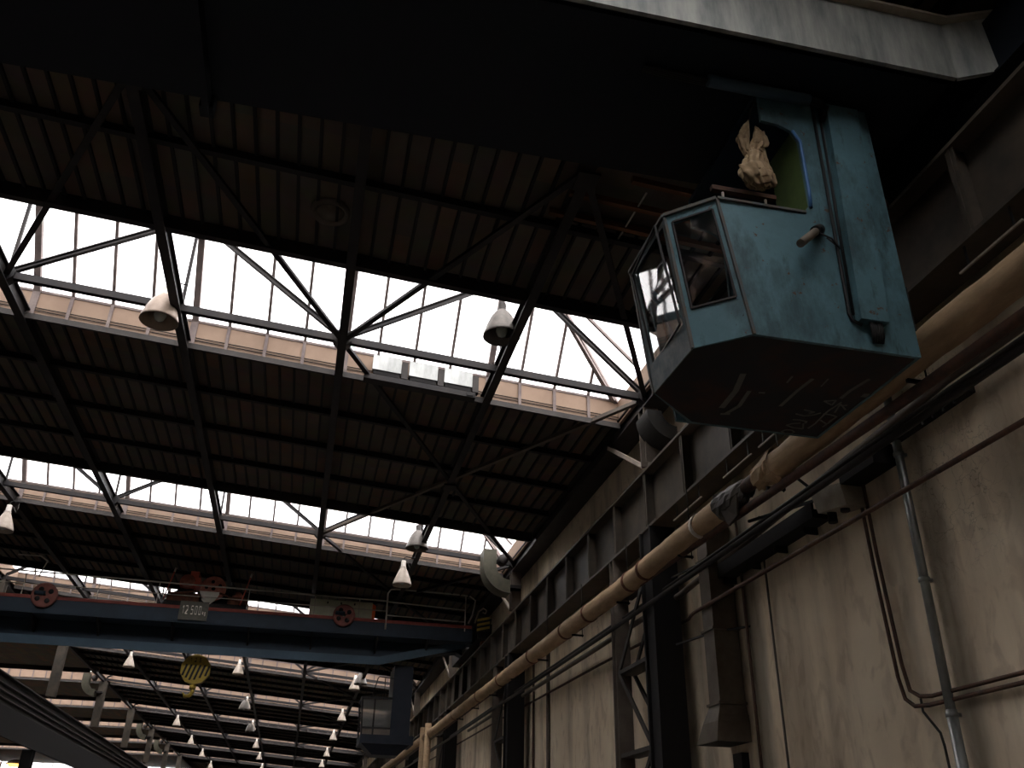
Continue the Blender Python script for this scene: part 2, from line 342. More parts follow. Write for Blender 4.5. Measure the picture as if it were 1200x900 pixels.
# ------------------------------------------------------------------ roof lanterns
def lantern(n, x0, x1, zf, name_label, group=None, second=False):
    yv = YP(n)+VO; yr = YP(n)+RO; yc = YP(n)-.25
    t = thing('roof_lantern', name_label, 'roof lantern', ((x0+x1)/2, yv, zf((x0+x1)/2)), group)
    ub, ut, rg = .04, .5, 2.05        # foot and top of the upstand, ridge
    P = lambda x, y, r: (x, y, zf(x)+r)
    xe0, xe1 = x0, x1                  # hipped at the wall end
    xr0, xr1 = x0+.2, x1-1.85
    g = MB(); g.add([P(xe0,yv+.02,ut),P(xe1,yv+.02,ut),P(xr1,yc,rg),P(xr0,yc,rg)], [(0,1,2,3)]); g.build('glazing', M['glass'], t)
    g = MB(); g.add([P(xe0,yr-.02,ut),P(xe1,yr-.02,ut),P(xr1,yc,rg),P(xr0,yc,rg)], [(0,1,2,3)]); g.build('glazing', M['glass'], t)
    g = MB(); g.add([P(xe1,yr-.02,ut),P(xe1,yv+.02,ut),P(xr1,yc,rg)], [(0,1,2)]); g.build('end_glazing', M['glass'], t)
    g = MB(); g.add([P(xe0,yr-.02,ut),P(xe0,yv+.02,ut),P(xr0,yc,rg)], [(0,1,2)]); g.build('end_glazing', M['glass'], t)
    # upstand boards
    u = MB(); u.rbox(x0-.02, x1+.02, yv-.05, yv-.004, zf(x0)+ub, zf(x0)+ut, zf(x1)+ub, zf(x1)+ut)
    u.rbox(x0-.02, x1+.02, yr+.004, yr+.05, zf(x0)+RC+.06, zf(x0)+ut, zf(x1)+RC+.06, zf(x1)+ut)
    u.rbox(x1-.004, x1+.05, yr+.06, yv-.06, zf(x1)+ub, zf(x1)+ut, zf(x1+.06)+ub, zf(x1+.06)+ut)
    u.rbox(x0-.06, x0, yr, yv, zf(x0)+ub, zf(x0)+ut, zf(x0)+ub, zf(x0)+ut)
    u.build('upstand', M['upstand'], t)
    # muntins with the heavier rafters over the truss lines
    f = MB(); us = MB()
    k0 = math.ceil((x0-XC)/(S/4)); k1 = math.floor((x1-.1-XC)/(S/4))
    for k in range(k0, k1+1):
        x = XC + k*S/4; big = (k % 4 == 0)
        w = .105 if big else .05
        xo = x + (.07 if big else 0)
        frac = 1. if xo <= xr1 else (x1-xo)/(x1-xr1)
        if frac < .06: continue
        top = ut+(rg-ut)*frac
        for yy, s_ in ((yv,1),(yr,-1)):
            ytop = yy + (yc-yy)*frac
            f.bar(P(xo,yy-.02*s_,ut-.02), P(xo,ytop-.02*s_,top-.03), w, .1 if big else .055)
        us.rbox(xo-w*.55, xo+w*.55, yv-.085, yv-.052, zf(xo)+ub-.05, zf(xo)+ut, zf(xo)+ub-.05, zf(xo)+ut)
    for yy in (yv-.03, yr+.03):
        f.bar(P(x0,yy,ut), P(x1,yy,ut), .07, .045)
    f.bar(P(x0,yc,rg), P(xr1,yc,rg), .1, .08)
    f.bar(P(x1-.03,yv-.03,ut), P(xr1,yc,rg-.04), .12, .12); f.bar(P(x1-.03,yr+.03,ut), P(xr1,yc,rg-.04), .09, .12)
    f.bar(P(x1-.1,yv-.12,ut-.02), P(xr1+.1,yc+.05,rg-.28), .05, .05)
    for q in (.3,.62):
        ya = yr+(yv-yr)*q; fr = 1-abs(q-.5)*1.1
        f.bar(P(x1-.02,ya,ut), P(x1-(x1-xr1)*fr,ya+(yc-ya)*fr,ut+(rg-ut)*fr-.04), .05, .05)
    f.build('muntin_frame', M['mullion'], t)
    us.rbox(x0, x1, yv-.085, yv-.055, zf(x0)+ub-.05, zf(x0)+ub-.02, zf(x1)+ub-.05, zf(x1)+ub-.02)
    us.build('upstand_frame', M['mullion'], t)
    c = MB(); c.rbox(x0, x1, yv-.12, yv-.06, zf(x0)-.07, zf(x0)+.03, zf(x1)-.07, zf(x1)+.03)
    c.rbox(x0, x1, yv-.05, yv-.02, zf(x0)+.02, zf(x0)+.07, zf(x1)+.02, zf(x1)+.07); c.build('gutter', M['gutter'], t)
    c = MB(); c.rbox(x0, x1, yr-.02, yr+.1, zf(x0)-.08, zf(x0)+.16, zf(x1)-.08, zf(x1)+.16); c.build('edge_beam', M['steel'], t)
    if 1 <= n <= 3:
        c = MB()
        for dz in (.12, .17): c.tube([P(x0,yv-.07,dz), P(x1,yv-.07,dz)], .009, 6)
        c.build('cable', M['black'], t)
    return t
zh = lambda x: Z(x)
zl = lambda x: Z(XA)
LAB = {-1:'unseen shortened glazed roof lantern two bays back behind the near crane', 0:'unseen shortened glazed roof lantern directly over the near crane'}
for n in range(-1, NMAX+1):
    lab = LAB.get(n) or 'long glazed roof lantern with beige kerb, %s beyond the blue cab crane' % ORD[n]
    lantern(n, X(-4)+.1, XLe if n > 0 else 4.3, zh, lab, 'long roof lanterns')  # unseen lanterns end early, shaped to keep light off the wall side
for n in range(4, NMAX+1):
    lantern(n, XL+1., XA-.2, zl, 'roof lantern over the side aisle behind the column row, level with the %s main lantern' % ORD[n], 'side aisle lanterns', True)

# ------------------------------------------------------------------ trusses, roof beams, purlins, braces
for n in range(1, NMAX+1):
    y = YP(n)
    t = thing('roof_truss', 'sooty steel roof truss spanning under the %s lantern beyond the blue cab' % ORD[n], 'roof truss', (X(-1), y, Z(X(-1))), 'roof trusses')
    P = lambda i, r, dy=0: (X(i), y+dy, Z(X(i), r))
    m = MB(); m.bar(P(-4,-.01), P(2,-.01), .1, .11); m.build('bottom_chord', M['steel'], t)
    m = MB(); m.bar(P(-4,1.72,-.1), P(1,1.72,-.1), .1, .1); m.build('top_chord', M['steel'], t)
    for a, b in ((-4,-3),(-2,-3),(-2,-1),(0,-1),(0,1),(2,1.22)):
        m = MB(); m.ibar(P(a,.03), P(b,1.7,-.1), .075, .085, .02); m.build('diagonal', M['steel'], t)
    for i in (-3,-2,-1,0,1):
        m = MB(); m.bar((X(i)+.04,y,Z(X(i),.05)), (X(i)+.04,y-.1,Z(X(i),1.7)), .05, .05); m.build('post', M['steel'], t)
    for i in (-4,-2,0,2):
        m = MB(); pts = [(X(i)+.16*math.cos(a), y-.09+.0*a, Z(X(i),.0)+.16*math.sin(a)) for a in [k*math.pi/4+.39 for k in range(8)]]
        m.prism(pts, (0,1,0), .18); m.build('gusset_plate', M['steel'], t)
    if n <= 2:
        m = MB(); m.tube([P(-4,.085,.02), P(2,.085,.02)], .008, 6); m.build('conduit', M['black'], t)
NM = {-4:'above the far column row',-3:'beside the far column row',-2:'second from the far column row',-1:'third from the far column row',0:'through the middle truss nodes',1:'beside the wall side bracing'}
for i in (-4,-3,-2,-1,0,1):
    x = X(i); m = MB(); m.ibar((x,YB,Z(x,-.02)), (x,YF,Z(x,-.02)), .135, .26, .022)
    single('roof_beam', m, M['steel'], 'long dark roof beam running down the hall, '+NM[i], 'roof beam')
m = MB(); m.ibar((5.12,YB,Z(5.12,-.06)), (5.12,YF,Z(5.12,-.06)), .26, .36, .03); m.bar((5.4,YB,Z(5.4,-.02)),(5.4,YF,Z(5.4,-.02)),.16,.2)
single('eaves_beam', m, M['steel'], 'dark eaves beam along the top of the plaster wall', 'roof beam')
PN = ['first','middle','last']
for b in range(0, NMAX+1):
    y0 = YP(b)+VO; y1 = YP(b+1)+RO
    for k in range(3):
        y = y0+(y1-y0)*(k+1)/4
        m = MB(); m.rbox(XA, 5.0, y-.012, y+.012, Z(XA,.0), Z(XA,.12), Z(5.0,.0), Z(5.0,.12)); m.rbox(XA, 5.0, y-.045, y+.045, Z(XA,-.012), Z(XA,0), Z(5.0,-.012), Z(5.0,0))
        where = 'over the near crane' if b == 0 else 'past the %s lantern' % ORD[b]
        single('purlin', m, M['rib'], '%s dark steel purlin across the ceiling slope %s' % (PN[k], where), 'purlin', 'ceiling purlins')
def xbrace(n, i0, i1, where):
    ya, yb = YP(n), YP(n+1); im = (i0+i1)/2
    t = thing('cross_brace', 'crossed flat bracing bars '+where, 'bracing', (X(im), (ya+yb)/2, Z(X(im))), 'roof cross bracing')
    for k, ((ia, y_a), (ib, y_b)) in enumerate((((i0,ya),(i1,yb)),((i1,ya),(i0,yb)))):
        r = -.03-.11*k if False else -.04
        a = Vector((X(ia),y_a,Z(X(ia),r))); c = Vector((X(ib),y_b,Z(X(ib),r)))
        m = MB()
        m.bar(a, c, .085, .02); m.bar(a+Vector((0,0,.04)), c+Vector((0,0,.04)), .02, .08)
        m.build('brace_bar', M['colpale'] if (n == 1 and k == 1) else M['steel'], t)  # one bar paler, with the light falling on it put into its colour
    m = MB(); m.box(X(im)-.13, X(im)+.13, (ya+yb)/2-.16, (ya+yb)/2+.16, Z(X(im),-.2), Z(X(im),-.17)); m.build('gusset_plate', M['steel'], t)
for n in range(0, NMAX): 
    xbrace(n, 0, 2, 'beside the wall ' + ('in the bay over the near crane' if n == 0 else 'between the %s and %s lanterns' % (ORD[n], ORD[n+1])))
xbrace(0, -2, 0, 'over the middle of the hall next to the near crane')

# ------------------------------------------------------------------ crane runways, columns
def runway(xc, face, label, mt):
    t = thing('crane_runway', label, 'crane runway', (xc, YB, 6.28))
    w0, w1 = xc-.2, xc+.2
    m = MB(); m.box(w0, w1, YB, YF, 7.22, 7.26); m.box(w0, w1, YB, YF, 6.26, 6.30); m.box(xc-.02, xc+.02, YB, YF, 6.3, 7.22); m.build('plate_girder', mt, t)
    m = MB(); m.box(xc-.03, xc+.03, YB, YF, 7.26, 7.36); m.build('crane_rail', M['rustpipe'], t)
    y = 9.61-1.546*17; k = 0
    while y < YF-.5:
        m = MB(); m.box(xc-.18, xc-.02, y-.012, y+.012, 6.3, 7.22); m.box(xc-.17, xc-.155, y-.05, y+.05, 6.3, 7.22)
        m.build('stiffener', mt, t); y += 1.546
    return t
rw = runway(5.15, -1, 'riveted dark steel crane runway girder along the plaster wall', M['girder'])
lw = runway(-10.7, 1, 'grey crane runway girder on the column row across the hall', M['girder_left'])
for z in (6.5, 6.72, 6.94):
    m = MB(); m.box(-10.68, -10.55, YB, YF, z, z+.03); m.build('rib', M['riblight'], lw)
m = MB(); m.box(-10.62,-10.5,YB,YF,5.3,6.26); m.build('shade_sheet', M['dark'], lw)  # dark sheet added below the girder, standing for shade in the aisle

CN = lambda n: 'first beyond the near crane' if n == 1 else '%s from the near crane' % ORD[n]
for n in range(1, NMAX+1):
    y = YP(n)
    t = thing('lattice_column', 'dark twin leg steel column by the plaster wall, '+CN(n), 'steel column', (5.12, y, 0), 'wall columns')
    m = MB(); m.box(4.93,5.35,y-.24,y-.19,0,6.26); m.box(4.93,5.35,y+.19,y+.24,0,6.26); m.box(4.98,5.02,y-.19,y+.19,0,6.26); m.box(5.26,5.30,y-.19,y+.19,0,6.26); m.build('main_leg', M['dark'] , t)
    m = MB(); m.box(4.95,5.2,y+1.6,y+1.63,0,6.26); m.box(5.06,5.09,y+1.63,y+1.78,0,6.26); m.box(4.95,5.2,y+1.78,y+1.81,0,6.26); m.build('slim_leg', M['colpale'], t)
    zz = .6; s_ = 1
    while zz < 5.6:
        a, c = (y+.24, y+1.6) if s_ > 0 else (y+1.6, y+.24)
        for xx in (4.99,5.25):
            m = MB(); m.bar((xx,a,zz), (xx,c,zz+1.25), .03, .08); m.build('lacing_bar', M['blackpipe'], t)
        m = MB(); m.bar((5.12,y+.24,zz+1.25), (5.12,y+1.6,zz+1.25), .3, .06); m.build('batten_plate', M['blackpipe'], t)
        zz += 1.25; s_ *= -1
    m = MB(); m.ibar((5.12,y,7.4), (5.12,y,Z(5.12,-.2)), .26, .26, .03, (0,1,0)); m.build('upper_shaft', M['colpale'], t)
    m = MB(); m.bar((5.06,y+.2,7.45), (5.0,y+1.75,Z(5.0,-.2)), .05, .07); m.build('knee_brace', M['lite'], t)
for n in range(3, NMAX+1):
    y = YP(n)
    t = thing('hall_column', 'grey steel column of the row across the hall, at the %s lantern' % ORD[n], 'steel column', (X(-4), y, 0), 'columns across the hall')
    m = MB(); m.ibar((X(-4),y,7.4), (X(-4),y,Z(X(-4),-.13)), .36, .36, .04, (0,1,0)); m.build('upper_shaft', M['girder'], t)
    m = MB(); m.ibar((X(-4)-.3,y,0), (X(-4)-.3,y,5.3), .42, .42, .05, (0,1,0)); m.build('lower_shaft', M['dark'], t)

# ------------------------------------------------------------------ bell lamps
def lamp(label, shade, k=1., cable=True):
    t = thing('bell_lamp', label, 'factory lamp', (0,0,0), 'bell lamps')
    m = MB(); m.lathe((0,0,0), [(a*k,c) for a,c in ([(.06,-.22),(.085,-.26),(.13,-.36),(.2,-.52),(.25,-.66),(.255,-.70),(.245,-.70),(.19,-.53),(.12,-.37),(.055,-.27)] if k < 1 else [(.075,-.2),(.11,-.235),(.175,-.33),(.235,-.47),(.285,-.64),(.292,-.68),(.28,-.68),(.225,-.48),(.165,-.345),(.07,-.25)])], n=28); m.build('lamp_shade', shade, t)
    m = MB(); m.lathe((0,0,0), [(.001,-.05),(.055,-.055),(.062,-.08),(.062,-.2),(.085,-.235),(.06,-.27),(.001,-.28)], n=20); m.build('lamp_cap', M['white'] if shade is not M['shade_backlit'] else M['gutter'], t)  # backlit lamps take a darkened cap colour as well
    m = MB(); m.lathe((0,0,0), [(.03,-.27),(.04,-.36),(.085,-.5),(.095,-.58),(.06,-.66),(.001,-.69)], n=16); m.build('bulb', M['bulb'], t)
    m = MB(); m.tube([(0,0,-.06),(0,0,.02),(.06,0,.05),(.3,0,.05)], .013, 8); m.build('hanger', M['black'], t)
    if cable:
        m = MB(); m.tube([(.0,0,-.08),(.1,.02,-.1),(.17,.02,-.22),(.2,.0,-.16),(.2,0,.0)], .008, 6); m.build('cable', M['gutter'], t)
    return t
lw_ = lamp('white bell lamp hung beside the first truss below bright glass', M['shade']); lw_.location = (-2.87, 12.55, 9.52)
ld_ = lamp('dark bell lamp silhouetted against the first lantern glass near the cab', M['shade_backlit']); ld_.location = (2.33, 11.6, 9.47)
def place(src, loc, label):
    o = copy_tree(src); o.location = loc; o['label'] = label
    return o
lp_ = lamp('white bell lamp hanging below the dark lamp at the second truss, above the crane handrail', M['shade_white'], .97); lp_.location = (2.12,22.6,8.50)
if 0: place(lp_, (2.12,22.6,8.50), 'white bell lamp hanging below the dark lamp at the second truss, above the crane handrail')
place(ld_, (2.36,21.9,9.25), 'backlit dark bell lamp against the second lantern, directly above a white one')
place(lp_, (-7.5,22.6,9.06), 'white bell lamp under the second truss at the frame edge')
for n in range(3, NMAX+1):
    for i, w in ((-3,'next to the far column row'),(-1,'in the middle of the hall'),(1,'on the wall side of the hall')):
        if n == 3 or (i == -3 and n == 5): continue
        x = X(i)-.3 + (.55 if i == -3 else 0); drop = (-.12 if n % 2 else -.2) + (.3 if i == -3 else 0)
        place(lp_, (x, YP(n)-.05, Z(x,-drop)), 'small white bell lamp under the %s truss, %s' % (ORD[n], w))
for n in (5,6):
    place(ld_, (X(-1)-.35, YP(n)-.9-.4*(n-5), Z(X(-1),-.05)), 'backlit dark bell lamp just before the %s truss, in the middle of the hall' % ORD[n])
place(ld_, (X(1)-.1, YP(4)-1.0, Z(X(1),.3)), 'backlit dark bell lamp beside the post of the far crane cab')

# ------------------------------------------------------------------ near crane
t = thing('overhead_crane', 'near overhead travelling crane with grey web plate and dark underside', 'overhead crane', (-2.8, 5.5, 7.7))
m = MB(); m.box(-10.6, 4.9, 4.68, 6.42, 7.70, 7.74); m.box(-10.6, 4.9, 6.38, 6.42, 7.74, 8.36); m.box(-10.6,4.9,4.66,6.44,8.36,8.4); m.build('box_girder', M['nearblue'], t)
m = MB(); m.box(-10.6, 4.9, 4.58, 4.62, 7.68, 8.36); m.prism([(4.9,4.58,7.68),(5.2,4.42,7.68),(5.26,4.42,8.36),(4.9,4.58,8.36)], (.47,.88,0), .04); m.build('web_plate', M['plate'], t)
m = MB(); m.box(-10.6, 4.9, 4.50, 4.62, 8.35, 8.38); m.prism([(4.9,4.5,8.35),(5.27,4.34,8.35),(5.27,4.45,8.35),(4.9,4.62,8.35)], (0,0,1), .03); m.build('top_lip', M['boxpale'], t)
m = MB(); m.box(-10.6, 5.0, -1.9, -.3, 7.70, 8.4); m.build('box_girder', M['nearblue'], t)  # second girder, out of view, added to block light from the lanterns
for xc, nm in ((5.36,'a'),(-10.9,'b')):
    x0, x1 = xc-.16, xc+.2
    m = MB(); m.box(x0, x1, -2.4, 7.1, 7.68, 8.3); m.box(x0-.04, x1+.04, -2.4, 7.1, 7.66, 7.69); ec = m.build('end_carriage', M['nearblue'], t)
    for yy in (-1.6, 6.3):
        m = MB(); m.disc((xc-.2,yy,7.56), .2, .1, (1,0,0)); m.build('wheel', M['rust'], ec)
m = MB(); m.tube([(2.78,5.06,7.61),(3.74,5.06,7.61)], .055, 14); m.build('conduit', M['cranestrip'], t)
m = MB()
for k in range(4): m.tube([(2.2,5.06+k*.02,7.64),(2.8,5.06+k*.02,7.62)], .012, 6)
m.build('cable_bundle', M['black'], t)
m = MB()
for k in range(4):
    o = k*.03; m.tube([(3.72,5.04+o*.6,7.62),(3.86,5.04+o*.6,7.62-o*.3),(3.88+o*.3,5.05,7.56),(3.84+o*.3,5.09,7.42)], .016, 8)
m.build('cable_bundle', M['black'], t)
m = MB(); m.box(-1.53,-1.47,5.1,6.46,7.52,7.7); m.box(-1.56,-1.44,6.36,6.5,7.55,7.74); m.build('hanging_bracket', M['nearblue'], t)

# ------------------------------------------------------------------ operator cab under the near crane
b1,b2,b3,b4,b5,b6 = [(2.95,5.13,5.1),(2.59,5.44,5.1),(2.57,6.22,5.1),(3.09,6.68,5.1),(4.35,6.68,5.1),(4.35,5.13,5.1)]
t1,t2,t3,t4 = [(2.77,5.13,6.35),(2.44,5.44,6.35),(2.44,6.26,6.35),(2.92,6.68,6.35)]
cab = thing('operator_cab', 'blue steel crane operator cab with faceted glass nose hung under the near crane', 'crane cab', (3.6,5.9,5.1))
prof = [(2.95,5.1),(4.35,5.1),(4.35,7.68),(3.28,7.68),(3.28,7.33),(3.44,7.32),(3.55,7.27),(3.61,7.17),(3.61,6.46),(3.55,6.37),(2.77,6.35)]
m = MB(); m.prism([(x,5.13,z) for x,z in prof], (0,1,0), .03); sp = m.build('side_panel', M['cabpaint'], cab)
m = MB(); m.prism([(x,6.65,z) for x,z in prof], (0,1,0), .03); m.build('side_panel', M['cab'], cab)
m = MB(); m.box(4.32,4.35,5.16,6.65,5.1,7.68); m.build('back_panel', M['cab'], cab)
m = MB(); m.box(3.28,4.35,5.14,6.67,7.64,7.69); m.build('roof_panel', M['craneblue'], cab)
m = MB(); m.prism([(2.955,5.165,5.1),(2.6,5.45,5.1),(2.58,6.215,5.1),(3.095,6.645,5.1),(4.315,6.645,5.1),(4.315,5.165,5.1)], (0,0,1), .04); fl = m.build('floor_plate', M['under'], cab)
ST = [[(3.95,6.62),(3.97,6.58),(4.02,6.57),(4.07,6.6),(4.06,6.64),(4.0,6.65),(3.95,6.62)],[(3.93,6.49),(3.97,6.44),(4.03,6.42)],[(3.93,6.49),(4.01,6.52),(4.11,6.52),(4.06,6.42)],[(3.93,6.37),(3.99,6.36),(4.07,6.38),(4.07,6.41)],[(3.9,6.26),(3.99,6.28),(4.05,6.25),(4.1,6.19)],[(3.93,6.17),(4.04,6.19),(4.0,6.22)],[(4.01,5.98),(4.11,6.03),(4.1,5.94),(4.01,5.98)],[(4.13,6.2),(4.19,6.2),(4.27,6.22),(4.26,6.33)],[(4.17,6.32),(4.25,6.37)],[(4.26,6.44),(4.27,6.31)],[(4.19,6.02),(4.24,6.0)],[(4.21,6.15),(4.17,5.99),(4.27,6.08)],[(4.15,6.5),(4.16,6.39),(4.14,6.15),(4.16,5.96)]]
m = MB()
for st in ST:
    for a, c in zip(st, st[1:]): m.bar((a[0],a[1],5.098), (c[0],c[1],5.098), .014, .004)
m.build('chalk_writing', M['chalk'], fl)
for st, w in (([(3.7,6.16),(3.7,5.87),(3.72,5.65)],.03),([(4.12,5.9),(4.12,5.76),(4.16,5.54)],.03),([(3.55,5.76),(3.54,5.65)],.016),([(3.85,5.75),(3.84,5.62)],.012),([(3.23,6.32),(3.21,6.0),(3.14,5.71)],.05),([(3.31,6.42),(3.36,6.25),(3.32,5.97)],.035),([(3.27,6.43),(3.35,6.41)],.03),([(3.41,5.98),(3.46,5.97)],.02),([(4.26,5.8),(4.31,5.8)],.06)):
    m = MB()
    for a, c in zip(st, st[1:]): m.bar((a[0],a[1],5.0985), (c[0],c[1],5.0985), w, .003)
    m.build('scrape_mark', M['chalk'], fl)
for bl, br, tr, tl, n_, fm, (u0,u1,v0,v1) in ((b2,b1,t1,t2,(.65,.76,.1),M['cabpaint'],(.13,.88,.27,.93)),(b3,b2,t2,t3,(1,0,.1),M['cabworn'],(.06,.92,.2,.95)),(b4,b3,t3,t4,(.65,-.76,.1),M['cab'],(.13,.88,.27,.93))):
    m = MB(); inn = m.ring(bl, br, tr, tl, u0, u1, v0, v1, .035, n_); fr = m.build('window_frame', fm, cab)
    if n_[1] == 0:       # the front pane sits a little askew in its frame
        inn = [p+Vector((dx,0,0)) for p, dx in zip(inn, (.035,-.02,-.06,-.005))]
    g = MB(); g.add(inn, [(0,1,2,3)]); g.build('window_pane', M['cabglass'], fr)
    g = MB()
    for k in range(4): g.bar(Vector(inn[k])-Vector(n_)*.025, Vector(inn[(k+1)%4])-Vector(n_)*.025, .016, .016)
    g.build('glazing_bead', M['steel'], fr)
m = MB()
for a, c in zip((t1,t2,t3), (t2,t3,t4)): m.bar(a, c, .05, .03)
m.bar(t1, (3.56,5.14,6.365), .05, .022)
for a, c in ((b1,t1),(b2,t2),(b3,t3),(b4,t4)): m.bar(a, c, .024, .024)
m.build('corner_trim', M['cabdark'], cab)
m = MB(); m.add([(3.83,5.13,5.33),(4.07,5.13,5.33),(4.21,5.13,7.6),(3.9,5.13,7.6),(3.83,5.05,5.33),(4.07,5.05,5.33),(4.21,5.05,7.6),(3.9,5.05,7.6)], [(0,3,2,1),(4,5,6,7),(0,1,5,4),(2,3,7,6),(0,4,7,3),(1,2,6,5)])
cd = m.build('cable_cover', M['cabpaint'], cab)
m = MB(); m.tube([(3.80,5.115,7.62),(3.775,5.115,5.4),(3.79,5.11,5.34),(3.86,5.1,5.30)], .014, 8); m.tube([(3.865,5.115,7.62),(3.81,5.115,5.4)], .012, 8); m.build('cable', M['black'], cd)
m = MB()
for k in range(5): m.tube([(3.93+k*.022,5.09,5.36),(3.925+k*.022,5.08,5.28),(3.935+k*.02,5.09,5.2),(3.95+k*.018,5.12,5.17)], .013, 8)
m.build('cable_tail', M['black'], cd)
m = MB(); m.tube([(3.65,5.12,6.2),(3.6,5.08,6.15),(3.33,4.93,5.86)], [.036,.034,.034], 14); hl = m.build('tube_lamp', M['duct'], cab)
m = MB(); m.tube([(3.66,5.13,6.21),(3.57,5.06,6.12)], .046, 14); m.build('clamp', M['black'], hl)
m = MB(); m.tube([(3.6,5.05,6.1),(3.68,5.02,6.04),(3.76,5.06,5.98),(3.77,5.1,6.05),(3.7,5.11,6.12)], .008, 6); m.build('cable', M['black'], hl)
m = MB(); m.box(3.615,3.63,5.16,5.62,6.3,7.35); m.build('lining_board', M['green'], cab)
m = MB(); m.tube([(3.61,5.12,6.42),(3.62,5.12,6.6),(3.62,5.12,7.15),(3.56,5.12,7.26)], .016, 8); m.build('window_seal', M['seal'], cab)
m = MB(); m.box(2.9,3.5,5.42,5.47,6.73,6.775); rl = m.build('hand_rail', M['rustpipe'], cab)
m = MB(); m.tube([(3.0,5.44,5.14),(3.0,5.44,6.72)], .012, 8); m.tube([(3.4,5.44,5.14),(3.4,5.44,6.72)], .012, 8); m.tube([(3.0,5.44,6.6),(3.4,5.44,6.6)], .01, 8); m.build('rail_post', M['rail'], rl)
# cloth knotted over the opening
def cloth_piece(m, pts, rad, folds, amp, ph, flat=.7):
    n = 72; rings = []
    for i, (p, r) in enumerate(zip(pts, rad)):
        ring = []
        for k in range(n):
            a = 2*math.pi*k/n; rr = r*(1+.18*math.sin(3*a+ph+i*.09)+.14*math.sin(folds*a+ph-i*.17+1.5*math.sin(a+i*.05))+.05*math.sin(11*a+i*.3+ph)+.035*math.sin(i*.9+2*a))
            ring.append((p[0]+rr*math.cos(a), p[1]+rr*flat*math.sin(a), p[2]+.012*math.sin(3*a+i)))
        rings.append(ring)
    vs = [q for r_ in rings for q in r_]
    fs = [(i*n+k,i*n+(k+1)%n,(i+1)*n+(k+1)%n,(i+1)*n+k) for i in range(len(pts)-1) for k in range(n)]
    m.add(vs, fs, True)
def interp(ctrl, n):
    out = []
    for j in range(n):
        f = j/(n-1)*(len(ctrl)-1); i = min(int(f), len(ctrl)-2); u = f-i; u = u*u*(3-2*u)
        out.append(tuple(ctrl[i][k]*(1-u)+ctrl[i+1][k]*u for k in range(4)))
    return out
m = MB(); cy = 5.2
for ctrl, fo, am, ph in (([(3.2,cy,7.42,.008),(3.15,cy,7.3,.05),(3.1,cy,7.16,.065),(3.11,cy,7.02,.05),(3.16,cy,6.93,.04)],5,.14,0.),
                     ([(3.27,cy,7.36,.01),(3.3,cy,7.28,.06),(3.28,cy,7.13,.09),(3.22,cy,7.02,.075),(3.2,cy,6.94,.06)],6,.15,1.),
                     ([(3.2,cy,7.04,.05),(3.21,cy,6.97,.085),(3.18,cy,6.86,.12),(3.17,cy,6.75,.16),(3.2,cy,6.66,.155),(3.24,cy,6.59,.09),(3.27,cy,6.57,.01)],7,.13,.4),
                     ([(3.29,cy,7.08,.04),(3.31,cy,6.9,.045),(3.33,cy,6.74,.06),(3.36,cy,6.64,.05),(3.38,cy,6.62,.01)],4,.2,2.)):
    p = interp(ctrl, 44); cloth_piece(m, [(3.19+(q[0]-3.19)*.86, q[1], 6.97+(q[2]-6.97)*.88) for q in p], [q[3]*.8 for q in p], fo, am, ph)
cl = single('cloth', m, M['cloth'], 'tan cloth knotted and hanging in the open side of the blue cab', 'cloth', org=(3.2,cy,6.58))
m = MB(); m.tube([(3.2,cy,7.36),(3.24,cy,7.52),(3.3,5.15,7.66)], .008, 6); o = m.build('tie', M['black']); o.parent = cl; o.matrix_parent_inverse = Matrix.Translation(-Vector(cl.location))

# ------------------------------------------------------------------ far crane
K = 26.8/26.
def F(x, z): return (x*K, 1.6+(z-1.6)*K)
yF = 26.8
fc = thing('overhead_crane', 'dark blue overhead crane with handrail crossing the hall further down', 'overhead crane', (-3, 28, 7.4))
m = MB(); m.box(-10.5, 4.72, yF, yF+.05, 7.42, 7.79); m.box(-10.5,4.72,yF,yF+.9,7.40,7.43); wk = m.build('walkway_edge', M['craneblue'], fc)
m = MB(); m.box(-10.5, 4.72, yF-.02, yF+.12, 7.79, 7.88); m.build('top_flange', M['cranered'], fc)
m = MB(); m.prism([(-10.5,yF+.72,6.9),(2.12,yF+.72,6.9),(4.7,yF+.72,7.5),(4.9,yF+.72,7.5),(4.9,yF+.72,7.95),(-10.5,yF+.72,7.95)], (0,1,0), .5); m.build('main_girder', M['craneblue'], fc)
m = MB(); 
zb0, zb1 = 6.68, 6.90
for (xa,za),(xb,zb) in zip([(-10.5,6.66),(2.05,6.66),(4.62,7.30)], [(2.05,6.66),(4.62,7.30),(4.62,7.30)][:2]):
    m.rbox(xa, xb, yF+.45, yF+.5, za, za+.235, zb, zb+.235)
m.build('bottom_chord', M['cranestrip'], fc)
m = MB(); m.prism([(-10.5,yF+2.6,7.25),(2.12,yF+2.6,7.25),(4.7,yF+2.6,7.6),(4.9,yF+2.6,7.5),(4.9,yF+2.6,7.95),(-10.5,yF+2.6,7.95)], (0,1,0), .5); m.build('main_girder', M['craneblue'], fc)
for xc in (5.12,-10.7):
    m = MB(); m.box(xc-.24, xc+.2, yF-.1, yF+4.6, 7.5, 7.95); ec = m.build('end_carriage', M['steel'], fc)
    for yy in (yF+.3, yF+4.1):
        m = MB(); m.disc((xc,yy,7.53), .17, .12, (1,0,0)); m.build('wheel', M['rust'], ec)
for x in (-9.0,-7.6,-5.9,-3.9,-1.8,.0,1.9,3.4):                         # walkway brackets
    m = MB(); m.prism([(x,yF+.02,7.4),(x,yF+.7,7.4),(x,yF+.7,7.02)], (1,0,0), .05); m.build('walkway_bracket', M['steel'], fc)
hr = MB()
m = MB(); m.tube([(-10.5,yF,8.56),(2.15,yF,8.44)], .022, 8); m.tube([(-10.5,yF,8.2),(2.15,yF,8.14)], .014, 8)
